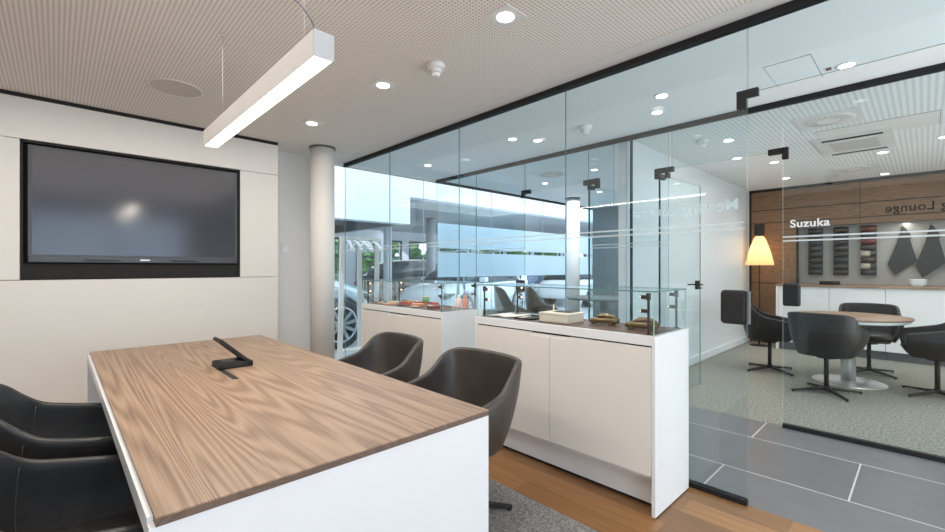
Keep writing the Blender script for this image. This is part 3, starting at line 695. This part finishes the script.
# contents, right case
t = thing('sample_box', 'beige box with a pen and dark sheet on its lid in the glass case', 'box', (2.52, 1.74, Z0), .0)
m = MB(); m.box(-.10,.10,-.115,.115,0,.05); m.build('body', 'boxwood', t, .003); m = MB(); m.box(-.103,.103,-.118,.118,.05,.062); m.build('lid', 'boxwood', t, .002)
tag(boxo('leather_sheet', 'hide', 2.50, 2.60, 1.66, 1.80, Z0+.0625, Z0+.066), 'dark leather sheet lying on the beige box', 'sheet')
m = MB(); m.tube([(2.47,1.77,Z0+.067),(2.50,1.79,Z0+.11)], .004, 8); m.tube([(2.50,1.79,Z0+.11),(2.503,1.792,Z0+.114)], .002, 6); tag(m.build('pen', 'cream'), 'pale pen leaning up from the beige box lid', 'pen')
t = thing('open_brochure', 'open white brochure lying at the left end of the right case', 'brochure', (2.52, 2.19, Z0), .2)
for s in (-1, 1):
    m = MB(); m.poly([(-.10,0,0),(.10,0,0),(.10,s*.07,.008),(.10,s*.145,.003),(-.10,s*.145,.003),(-.10,s*.07,.008)], (0,0,.002)); m.build('page', 'paper', t)
t = thing('sample_tray', 'flat black tray between the brochure and the beige box', 'tray', (2.50, 1.99, Z0))
m = MB(); m.box(-.1,.1,-.08,.08,0,.004); m.build('base', 'hide', t); m = MB(); m.box(-.1,-.094,-.08,.08,0,.012); m.box(.094,.1,-.08,.08,0,.012); m.box(-.1,.1,-.08,-.074,0,.012); m.box(-.1,.1,.074,.08,0,.012); m.build('rim', 'hide', t)

# ------------------------------------------------------------------ cars
def loft(sections, name, mat, parent, cap=True, sub=0):
    bm = bmesh.new(); rows = [[bm.verts.new(p) for p in s] for s in sections]; n = len(rows[0])
    for a, b in zip(rows, rows[1:]):
        for k in range(n): bm.faces.new([a[k], a[(k+1)%n], b[(k+1)%n], b[k]]).smooth = True
    if cap: bm.faces.new(rows[0][::-1]); bm.faces.new(rows[-1])
    bmesh.ops.recalc_face_normals(bm, faces=bm.faces)
    me = bpy.data.meshes.new(name); bm.to_mesh(me); bm.free(); me.materials.append(M[mat])
    o = bpy.data.objects.new(name, me); C.objects.link(o); o.parent = parent
    if sub: sm = o.modifiers.new('s', 'SUBSURF'); sm.levels = sub; sm.render_levels = sub
    return o
def car(name, label, paint, loc, rz, k, wr=.34, zs=1.0, small=False, glassm='carglass', tyrem='tyre', rimm='chrome', cat='car', group=None):
    t = thing(name, label, cat, loc, rz, group)
    A = [(-2.2,.42,.62,.62),(-2.12,.30,.86,.80),(-1.7,.24,.98,.90),(-1.0,.22,1.0,.93),(0,.20,.98,.93),(.9,.22,.97,.93),(1.35,.23,.93,.91),(1.8,.25,.83,.86),(2.1,.28,.70,.74),(2.22,.34,.56,.55)]
    secs = []
    for x, zl, zt, hw in A:
        zl *= zs; zt *= zs; mid = (zl+zt)/2
        half = [(0,zl),(hw*.8,zl),(hw*.97,zl+.08),(hw,mid),(hw*.96,zt-.10*zs),(hw*.84,zt-.015),(hw*.45,zt+.02),(0,zt+.03)]
        ring = [(x*k, y*k, z*k) for y, z in half] + [(x*k, -y*k, z*k) for y, z in half[-2:0:-1]]
        secs.append(ring)
    body = loft(secs, 'body', paint, t)
    cut = []
    for wx in (-1.32, 1.38):
        for s in (-1, 1):
            m = MB(); m.cyl((wx*k, (s*.95-.25)*k if s > 0 else -1.2*k, wr*k), (wr+.055)*k, .5*k, 32, 'y'); c = m.build('c', 'black', t); cut.append(c)
    for c in cut:
        b = body.modifiers.new('b', 'BOOLEAN'); b.operation = 'DIFFERENCE'; b.object = c; b.solver = 'EXACT'
    bpy.context.view_layer.update()
    dg = bpy.context.evaluated_depsgraph_get(); me = bpy.data.meshes.new_from_object(body.evaluated_get(dg)); body.modifiers.clear(); body.data = me
    for c in cut: bpy.data.objects.remove(c, do_unlink=True)
    # greenhouse
    G = [(-1.95,.96,.97,.70,.66),(-1.5,.96,1.30,.80,.62),(-.9,.96,1.45,.83,.62),(0,.94,1.48,.83,.62),(.45,.94,1.42,.83,.62),(1.25,.90,.93,.80,.66)]
    s2 = []; s3 = []
    for x, zl, zt, wl, wt in G:
        zl *= zs; zt *= zs
        s2.append([(x*k, y*k, z*k) for y, z in ((wl,zl),(wt+.05,zt-.05),(wt-.06,zt),(0,zt+.02),(-wt+.06,zt),(-wt-.05,zt-.05),(-wl,zl))])
    loft(s2, 'windows', glassm, t)
    for x, zl, zt, wl, wt in G[1:5]:
        zt *= zs
        s3.append([(x*k, y*k, z*k) for y, z in ((wt+.0,zt-.03),(wt-.06,zt+.012),(0,zt+.035),(-wt+.06,zt+.012),(-wt-.0,zt-.03),(0,zt-.01))])
    loft(s3, 'roof', paint, t)
    for wx in (-1.32, 1.38):
        for s in (-1, 1):
            w = MB(); y = s*.80; wdt = .2
            prof = [(wr*.72, -wdt/2), (wr*.97, -wdt/2), (wr, -wdt/2+.03), (wr, wdt/2-.03), (wr*.97, wdt/2), (wr*.72, wdt/2), (wr*.70, 0), (wr*.72, -wdt/2)]
            w.lathe((0,0,0), [(a*k, b*k) for a, b in prof], 36)
            ty = w.build('tyre', tyrem, t); ty.location = (wx*k, y*k, wr*k); ty.rotation_euler = (PI/2, 0, 0)
            w = MB(); w.lathe((0,0,0), [(wr*.73*k, -.08*k), (wr*.73*k, .09*k), (wr*.68*k, .09*k), (wr*.66*k, 0), (wr*.2*k, -.02*k), (0, -.02*k)], 36)
            rm = w.build('rim', rimm if small else 'tyre', ty)
            rr = w = MB()
            w.lathe((0,0,0), [(wr*.735*k, .07*k), (wr*.735*k, .105*k), (wr*.67*k, .105*k), (wr*.67*k, .07*k), (wr*.735*k, .07*k)], 36)
            sg = 1
            for q_ in range(10):
                a = 2*PI*q_/10+.1; w.obox((.04*k*math.cos(a), .04*k*math.sin(a), .085*k), (wr*.69*k*math.cos(a+.08), wr*.69*k*math.sin(a+.08), .088*k), .052*k, .03*k)
            w.cyl((0,0,.06*k), .05*k, .035*k, 20)
            sp = w.build('spokes', rimm, rm)
            ty.rotation_euler = (PI/2 if s < 0 else -PI/2, 0, 0)
    for s in (-1, 1):
        m = MB(); m.poly([(1.80*k, s*.86*k, .70*zs*k), (2.06*k, s*.78*k, .60*zs*k), (2.12*k, s*.64*k, .60*zs*k), (1.98*k, s*.66*k, .70*zs*k)], (.012*k, s*.012*k, .035*k)); m.build('headlight', 'carglass' if not small else glassm, t)
        m = MB(); m.box(-2.17*k, -2.10*k, (s*.62-.12)*k, (s*.62+.12)*k, .72*zs*k, .80*zs*k); m.build('tail_light', 'red' if not small else glassm, t)
        if not small: m = MB(); m.box(.62*k, .80*k, (s*.98-.09)*k, (s*.98+.09)*k, .97*k*zs, 1.09*k*zs); m.build('mirror', paint, t, .03*k, 3)
    m = MB(); m.box(2.12*k, 2.235*k, -.4*k, .4*k, .34*zs*k, .46*zs*k); m.build('grille', 'black' if not small else glassm, t, .01*k)
    return t
car('car', 'silver green car with ten-spoke wheel just behind the glass facade', 'greypaint', (2.0, 7.62, 0), 0, 1.02, wr=.40, zs=1.22)
car('car', 'white car with dark headlight standing in the showroom', 'whitegloss', (8.4, 8.95, 0), PI+.22, 1.0, wr=.34, zs=1.02)
car('car', 'dark car parked at the back of the showroom near the windows', 'darkpaint', (9.7, 13.2, 0), .1, 1.0, zs=1.1)
car('car', 'second white car at the right, low behind the blue frosted bands', 'whitegloss', (14.6, 8.9, 0), .05, 1.0, zs=1.0)
for i, (x, y, rz, lb) in enumerate([(2.56, 1.44, 1.75, 'small bronze model car next to the beige box'), (2.52, 1.17, 1.75, 'small bronze model car at the right end of the glass case')]):
    car('model_car', lb, 'bronze', (x, y, Z0), rz, .043, .30, 1.15, True, 'bronze', 'bronze', 'bronze', 'model car', 'bronze model cars in the display case')

# contents, left case
sw = [(2.42,3.95,'tan'),(2.55,3.86,'cream'),(2.66,3.76,'tan'),(2.42,3.74,'orange'),(2.55,3.64,'red'),(2.67,3.55,'red'),(2.43,3.50,'maroon'),(2.55,3.42,'orange'),(2.66,3.34,'red'),(2.44,3.28,'maroon'),(2.56,3.20,'maroon'),(2.45,3.06,'maroon'),(2.66,3.10,'tan')]
for i, (x, y, c) in enumerate(sw):
    t = thing('leather_swatch', '', 'swatch', (x, y, Z0), .3*math.sin(i*2.1), 'leather colour swatches in the left display case')
    t['label'] = '%s leather swatch %s, left case' % ({'tan':'tan','cream':'cream','orange':'orange','red':'red','maroon':'dark maroon'}[c], ['lying first from the column end, near the front glass','second from the column end','third from the column end, near the back glass','beside the tan one by the front glass','in the middle row','beside the green spools','lying in front of the middle by the front glass','in the middle of the case','behind the orange one at the back glass','left of the amber bottle by the front glass','in front of the bottles','nearest the right end by the front glass','between the two bottles'][i])
    h = .010+.010*(i % 3)
    m = MB(); m.box(-.05,.05,-.042,.042,0,h); m.build('leather', c, t, .003); m = MB(); m.box(-.05,-.02,-.045,.045,h,h+.004); m.build('clip', 'cream' if i % 2 else 'black', t)
for i, (x, y, c, lb) in enumerate([(2.70,3.00,'pink','pale pink bottle at the right end of the left case'),(2.70,2.91,'amber','amber bottle at the right end of the left case')]):
    t = thing('care_bottle', lb, 'bottle', (x, y, Z0), 0, 'care bottles in the left display case')
    m = MB(); m.lathe((0,0,0), [(0,0),(.026,0),(.028,.01),(.028,.07),(.020,.085),(.012,.09),(0,.09)], 24); m.build('body', c, t)
    m = MB(); m.cyl((0,0,.09), .013, .025, 16); m.build('cap', c if c == 'amber' else 'paper', t)
for i, (x, y) in enumerate([(2.68,3.50),(2.68,3.44)]):
    t = thing('thread_spool', ['green thread spool standing nearer the column in the left case', 'green thread spool standing nearer the bottles in the left case'][i], 'spool', (x, y, Z0), 0, 'green thread spools')
    t.location.y += .0
    m = MB(); m.cyl((0,0,.006), .016, .07, 18); m.build('thread', 'green', t); m = MB(); m.cyl((0,0,0), .02, .006, 18); m.cyl((0,0,.076), .02, .006, 18); m.build('reel', 'cream', t)

# ------------------------------------------------------------------ coat racks in the showroom
def rack(label, loc, rz, mw, mh, n):
    t = thing('coat_rack', label, 'coat rack', loc, rz)
    L_ = .60 if n > 2 else .3
    ends = ((-L_/2-.10, -.12, -L_/2, 0), (.06, .12, -.02, 0), (L_/2+.0, .05, L_/2, 0)) if n > 2 else ((-.03, .12, 0, .03), (.03, -.12, 0, -.03))
    for (xa, ya, xb, yb) in ends:
        m = MB(); m.obox((xa, ya, 0), (xb, yb, 1.8), .06, .05); m.build('leg', mw, t)
    m = MB(); m.obox((-L_/2-.04,0,1.80), (L_/2+.04,0,1.80), .05, .04); m.build('top_rail', mw, t)
    m = MB(); m.box(-L_/2-.02, L_/2+.0, -.10, .12, .10, .12) if n > 2 else m.box(-.2, .2, -.15, .15, 0, .02); m.build('lower_shelf' if n > 2 else 'base_plate', mw, t)
    for i in range(n):
        x = -L_/2+.08+i*(L_-.16)/max(1, n-1)
        h = tag(empty('coat_hanger', tuple(Vector(loc)+Vector((x*math.cos(rz), x*math.sin(rz), 1.80))), rz+(.15*((i % 3)-1))), '%s coat hanger %s' % ('pale' if n > 2 else 'grey', (['first from the column on the pale rack','second from the column on the pale rack','third on the pale rack, near its middle','fourth on the pale rack, past its middle','last on the pale rack, nearest the cars'] if n > 2 else ['nearer the left on the grey rack','nearer the right on the grey rack'])[i]), 'hanger', 'coat hangers on the showroom racks')
        m = MB(); m.tube([(0,.0,.045),(0,.012,.04),(0,.0,.02),(0,0,-.04)], .004, 6); m.build('hook', 'silver', h)
        m = MB(); m.tube(catmull([(0,-.25,-.20),(0,-.15,-.10),(0,0,-.045),(0,.15,-.10),(0,.25,-.20)], 5), .022, 8); m.build('shoulder_bar', mh, h)
    return t
rack('pale wooden coat rack with white hangers behind the round column', (3.38, 6.02, 0), .0, 'rack', 'hanger', 5)
rack('grey coat rack standing alone, seen end-on before the blue frosted bands', (6.5, 7.15, 0), .845, 'rack_g', 'rack_g', 2)

# small boards on the showroom wall side
def board(name, x, y, z, w, h, mat, txt, tmat, label):
    t = thing(name, label, 'sign', (x, y, z))
    m = MB(); m.box(-w/2, w/2, 0, .02, 0, h); m.build('panel', mat, t)
    m = MB(); m.box(-w/2+.05, -w/2+.1, .0, .02, -z, 0); m.box(w/2-.1, w/2-.05, .0, .02, -z, 0); m.build('stand', 'grey', t)
    cu = bpy.data.curves.new('lettering', 'FONT'); cu.body = txt; cu.size = h*.75; cu.materials.append(M[tmat]); o = bpy.data.objects.new('lettering', cu); C.objects.link(o); o = to_mesh(o, 'lettering'); o.parent = t
    o.location = (-w/2+.06, -.004, h*.2); o.rotation_euler = (PI/2, 0, 0)
board('showroom_sign', 11.55, 10.1, .82, .95, .27, 'paper', 'Services', 'maroon', 'white sign with dark red lettering low beneath the blue frosted bands')
board('showroom_sign', 13.0, 10.1, .80, .95, .30, 'blueish', 'OOP', 'paper', 'blue and white sign low beneath the blue frosted bands')

# ------------------------------------------------------------------ round-table room
t = thing('round_table', 'round wood-topped table on a silver disc base', 'table', (6.77, .63, 0))
m = MB(); m.lathe((0,0,0), [(0,.765),(.535,.765),(.555,.775),(.555,.787),(.55,.79),(0,.79)], 64); m.build('tabletop', 'walnut', t)
m = MB(); m.lathe((0,0,0), [(0,.73),(.50,.73),(.535,.745),(.535,.765),(0,.765)], 64); m.build('top_underside', 'white', t)
m = MB(); m.cyl((0,0,.02), .07, .72, 32); m.build('column', 'silver', t)
m = MB(); m.lathe((0,0,0), [(0,0),(.345,0),(.345,.008),(.32,.016),(.08,.03),(0,.03)], 48); m.build('base_disc', 'silver', t)
ch = make_chair('swivel_chair', '', 'chair', 'leather', 'grey black swivel chairs around the round table', 1.0, .065, .95)
rep(ch, 0, (6.02, .74, 0), -PI/2-.15, 'dark swivel tub chair with its back to the corridor, before the round table')
rep(ch, 1, (6.80, 1.42, 0), PI+.2, 'dark swivel tub chair between the round table and the floor lamp side')
rep(ch, 2, (7.55, .50, 0), PI/2+.1, 'dark swivel tub chair behind the round table, against the white cabinets')
rep(ch, 3, (6.70, -.09, 0), .12, 'dark swivel tub chair at the right edge of the picture')
# low cabinets with walnut worktop
us = [1.70, 1.04, .40, -.24, -.88, -1.52]
for i, (a, b) in enumerate(zip(us, us[1:])):
    t = thing('low_cabinet', ['white low cabinet at the left end under the niche','white low cabinet second from the lamp, under the niche','white low cabinet third from the lamp, at the right picture edge','white low cabinet fourth from the lamp along the wood wall','white low cabinet at the end of the row, farthest from the lamp'][i], 'cabinet', (8.72, (a+b)/2, 0), group='white low cabinets along the wood wall')
    h = (a-b)/2
    boxo('carcass', 'white', .02, .52, -h+.001, h-.001, .13, 1.05, t); boxo('door', 'white', 0, .018, -h+.003, h-.003, .13, 1.045, t, .001); boxo('plinth', 'grey', .06, .5, -h+.001, h-.001, 0, .13, t)
tag(boxo('end_panel', 'white', 8.70, 9.24, 1.70, 1.73, 0, 1.05), 'white end panel closing the low cabinets beside the lamp', 'panel')
tag(boxo('worktop', 'walnut', 8.69, 9.245, -1.52, 1.73, 1.05, 1.082, None, .002), 'thin walnut worktop running over the white low cabinets', 'worktop')
# floor lamp
t = thing('floor_lamp', 'floor lamp with glowing pleated amber shade by the wood wall', 'floor lamp', (8.85, 2.0, 0))
m = MB(); m.lathe((0,0,0), [(0,0),(.14,0),(.14,.012),(.02,.02),(0,.02)], 32); m.build('base', 'black', t)
m = MB(); m.cyl((0,0,.02), .010, 1.93, 12); m.build('pole', 'black', t)
m = MB(); m.box(-.065,.065,-.065,.065,1.92,2.11); m.build('cap_box', 'black', t, .005)
m = MB(); n = 48; rows = []
for z, r in ((1.90,.055),(1.86,.085),(1.74,.125),(1.60,.165),(1.45,.20),(1.40,.205)):
    rows.append([m.bm.verts.new((r*(1+.05*math.cos(12*2*PI*i/n))*math.cos(2*PI*i/n), r*(1+.05*math.cos(12*2*PI*i/n))*math.sin(2*PI*i/n), z)) for i in range(n)])
for a, b in zip(rows, rows[1:]):
    for i in range(n): m.bm.faces.new([a[i], a[(i+1)%n], b[(i+1)%n], b[i]]).smooth = True
m.build('lamp_shade', 'shade', t)
m = MB(); m.lathe((0,0,0), [(0,1.80),(.03,1.81),(.035,1.84),(.02,1.88),(0,1.89)], 16); m.build('bulb', 'spot', t)
# leather rolls
rid = 0
for ci, yc in enumerate((1.295, .965, .625)):
    for k in range(8):
        z = 1.28+k*.1; mi = [0, 7, 2, 0, 1, 7, 1, 0][k] if ci == 0 else [2, 0, 7, 2, 0, 7, 0, 2][k] if ci == 1 else [0, 6, 5, 6, 0, 4, 0, 3][k]
        t = thing('leather_roll', '%s leather roll, %s from the bottom in the %s column of the niche' % (['black','charcoal','very dark brown','rust brown','dark red','brown','cream striped','blue-black'][mi], ['first','second','third','fourth','fifth','sixth','seventh','eighth'][k], ['left','middle','right'][ci]), 'leather roll', (RX+.13, yc, z), group='leather rolls in the wall niche')
        m = MB(); m.cyl((0, -.095, 0), .047, .19, 20, 'y'); m.build('leather', 'roll%d' % (mi if mi != 6 else 0), t)
        if mi == 6: m = MB(); m.cyl((0, -.02, 0), .0475, .115, 20, 'y', None); m.build('cream_band', 'roll6', t)
        m = MB(); m.box(.04, .05, -.02, .02, -.02, .02); m.build('bracket', 'grey', t)
# hides
import itertools
H1 = [(.253,1.985),(.222,1.985),(.135,1.83),(.160,1.79),(.085,1.46),(.33,1.235),(.405,1.41),(.30,1.75)]
for i, dy in enumerate((0, -.30, -.62)):
    t = thing('hanging_hide', ['dark cut hide hanging nearest the leather rolls','second dark cut hide hanging behind the glass bowl','third dark cut hide, farthest from the leather rolls'][i], 'hide', (RX+.12, .24+dy, 1.99), group='dark hides hanging in the niche')
    m = MB(); m.poly([((-.03*(i % 2)), y-.24, (z-1.99)*(1.05 if i else 1)) for y, z in H1], (.012, 0, 0)); m.build('leather', 'hide', t, .004)
    m = MB(); m.tube([(.06,0,.02),(.0,0,.02),(0,0,.0)], .005, 6); m.build('hook', 'black', t)
t = thing('glass_bowl', 'clear cut-glass bowl standing on the walnut worktop', 'bowl', (9.0, .07, 1.082))
m = MB(); m.lathe((0,0,0), [(0,.006),(.05,.006),(.085,.04),(.095,.10),(.088,.10),(.078,.045),(.045,.014),(0,.014)], 24, False); m.build('vessel', 'film', t)
m = MB(); m.lathe((0,0,0), [(.093,.096),(.098,.104),(.090,.104),(.088,.096),(.093,.096)], 24); m.build('rim', 'paper', t)
m = MB(); m.lathe((0,0,0), [(0,0),(.05,0),(.052,.006),(0,.006)], 24); m.build('foot', 'silver', t)
t = thing('dark_box', 'flat black box on the worktop below the leather rolls', 'box', (8.95, 1.06, 1.082)); m = MB(); m.box(-.1,.1,-.12,.12,0,.045); m.build('body', 'black', t, .006); m = MB(); m.box(-.1,.1,-.12,.12,.047,.055); m.build('lid', 'black', t, .003)

# ------------------------------------------------------------------ far lounge
t = thing('lounge_table', 'large round dark-edged table in the far lounge', 'table', (7.0, 3.95, 0))
m = MB(); m.lathe((0,0,0), [(0,.80),(.62,.80),(.65,.815),(.65,.83),(0,.83)], 56); m.build('tabletop', 'darkwall', t)
m = MB(); m.cyl((0,0,.02), .07, .78, 32); m.build('column', 'silver', t); m = MB(); m.lathe((0,0,0), [(0,0),(.41,0),(.41,.008),(.08,.03),(0,.03)], 48); m.build('base_disc', 'silver', t)
ch = make_chair('lounge_chair', '', 'chair', 'leather_r', 'dark chairs in the far lounge', 1.9)
rep(ch, 0, (6.35, 4.75, 0), PI+.75, 'dark high-backed chair in the far lounge, seen above the beige box')
rep(ch, 1, (5.75, 4.95, 0), PI+.9, 'dark high-backed chair in the far lounge, behind the lit spot post')
for i, y in enumerate((3.1, 3.55)):
    t = thing('wall_hide', ['large dark hide hung on the lounge end wall nearer the partition','large dark hide hung on the lounge end wall nearer the facade'][i], 'hide', (RX-.03, y, 1.95), group='hides on the lounge end wall')
    m = MB(); m.poly([(0,.02,0),(0,.10,-.2),(0,.18,-.55),(0,.05,-.75),(0,-.14,-.6),(0,-.08,-.2),(0,-.02,0)], (.02,0,0)); m.build('leather', 'hide', t, .004)
    m = MB(); m.tube([(.03,0,.02),(0,0,.02),(0,0,0)], .006, 6); m.build('hook', 'silver', t)

# ------------------------------------------------------------------ trees outside
def tree(i, x, y, h, label):
    t = thing('leafy_tree', label, 'tree', (x, y, 0), 0, 'trees outside the showroom windows')
    m = MB(); m.cyl((0,0,-.3), .14, h*.5, 12, r2=.09); m.build('trunk', 'bark', t)
    bm = bmesh.new(); rng = random.Random(i)
    for k in range(700):
        th, ph = rng.random()*2*PI, math.acos(2*rng.random()-1); r = (.75+.3*rng.random())
        c = Vector((1.7*r*math.sin(ph)*math.cos(th), 1.1*r*math.sin(ph)*math.sin(th), h*.55+h*.5*r*math.cos(ph)))
        s = .16+.16*rng.random(); u = Vector((rng.uniform(-1,1), rng.uniform(-1,1), rng.uniform(-1,1))).normalized(); v = u.orthogonal().normalized()*s; w_ = u.cross(v)
        bm.faces.new([bm.verts.new(c+v), bm.verts.new(c+w_), bm.verts.new(c-v), bm.verts.new(c-w_)])
    me = bpy.data.meshes.new('foliage'); bm.to_mesh(me); bm.free(); me.materials.append(M['leaf']); o = bpy.data.objects.new('foliage', me); C.objects.link(o); o.parent = t
for i, (x, lb) in enumerate([(8.2,'green tree seen beyond the leftmost showroom windows'),(12.0,'green tree seen beyond the showroom windows left of the grey column'),(16.0,'green tree glimpsed through the slot between the blue bands, left end'),(20.0,'green tree glimpsed through the slot between the blue bands, middle'),(24.4,'green tree glimpsed through the slot between the blue bands, right end')]):
    tree(i, x, 18.3, 3.0, lb)

# ------------------------------------------------------------------ lights
wd = bpy.data.worlds.new('World'); S.world = wd; wd.use_nodes = True; nt = wd.node_tree; nt.nodes.clear()
bg = nt.nodes.new('ShaderNodeBackground'); wo = nt.nodes.new('ShaderNodeOutputWorld'); bg.inputs[0].default_value = (.80, .90, 1, 1); bg.inputs[1].default_value = 3.0
nt.links.new(bg.outputs[0], wo.inputs[0])
warm = (1, .90, .78)
area((PX, PY+PL/2, 2.13), .06, 16, warm, (PX, PY+PL/2, 0), sy=None, name='pendant_area').data.shape = 'RECTANGLE'
o = bpy.data.objects['pendant_area']; o.data.size = .06; o.data.size_y = 1.6; o.rotation_euler = (0, 0, 0)
for y in (1.64, 2.91, 4.16): spotl((1.83, y, H-.012), 30, warm, 2.4, 1)
for y in (1.0, 2.9, 4.2): spotl((-.6, y, H-.012), 30, warm, 2.4, 1)
area((.7, 2.2, 2.7), 3.2, 64, (1, .94, .87), (.7, 2.2, 0), sy=4.9, name='room_fill')
# daylight through the window behind the camera
area((.4, BY-.4, 1.5), 3.9, 42, (.45, .66, 1), (.6, 4, 1.2), sy=2.2, name='window_daylight')
for p in ((3.99,.38),(3.7,1.6),(3.75,3.1),(3.7,4.7),(3.8,-1.2)): spotl((p[0], p[1], H-.012), 36, (1, .95, .9), 2.3, 1)
for p in ((5.39,1.51),(6.34,1.68),(8.31,1.6),(7.31,.36),(6.0,-.5),(8.4,-.2),(6.6,1.0)): spotl((p[0], p[1], H-.012), 30, (1, .95, .88), 2.2, 1)
area((6.8, 0, 2.7), 3.5, 50, (1, .97, .93), (6.8, 0, 0), sy=3.5, name='round_room_fill')
area((6.8, 4, 2.7), 3.0, 75, (1, .97, .93), (6.8, 4, 0), sy=2, name='lounge_fill')
point((8.85, 2.0, 1.62), 4.5, (1, .6, .25), .04)
area((RX+.04, .2, NT-.03), .08, 9, (1, .93, .84), (RX+.13, .2, 1.0), sy=2.6, name='niche_strip')
for yy in (1.7, 3.45): area((2.55, yy, 1.21), .3, .8, (1, .8, .6), (2.55, yy, .9), sy=1.0, name='case_glow')
area((10, 12, 2.85), 14, 420, (.95, .98, 1), (8, 12, 0), sy=6, name='showroom_fill')

# unseen fill lamps added behind the camera to brighten the ceilings
area((-.2, -1.6, .5), 1.8, 26, (1, .90, .80), (.6, 2.2, H), name='bounce_fill')
area((3.65, -2.4, .5), 1.2, 75, (.93, .98, 1), (3.65, 3.5, H), name='bounce_fill')
area((6.6, -2.3, .4), 2.5, 85, (1, .98, .96), (6.8, 1.5, H), name='bounce_fill')

# ------------------------------------------------------------------ camera
cd = bpy.data.cameras.new('camera'); cam = bpy.data.objects.new('camera', cd); C.objects.link(cam)
cd.sensor_width = 36; cd.lens = 434/945*36; cd.shift_y = 2/945; cd.clip_start = .05
cam.location = (0, 0, 1.35)
cam.rotation_euler = (PI/2, 0, -math.atan2(.6921, .7218))
S.camera = cam
S.view_settings.view_transform = 'Standard'; S.view_settings.look = 'None'; S.view_settings.exposure = -.08; S.view_settings.gamma = 1.1
S.cycles.transparent_max_bounces = 48; S.cycles.max_bounces = 10; S.cycles.glossy_bounces = 5; S.cycles.sample_clamp_indirect = 6
S.cycles.use_denoising = True
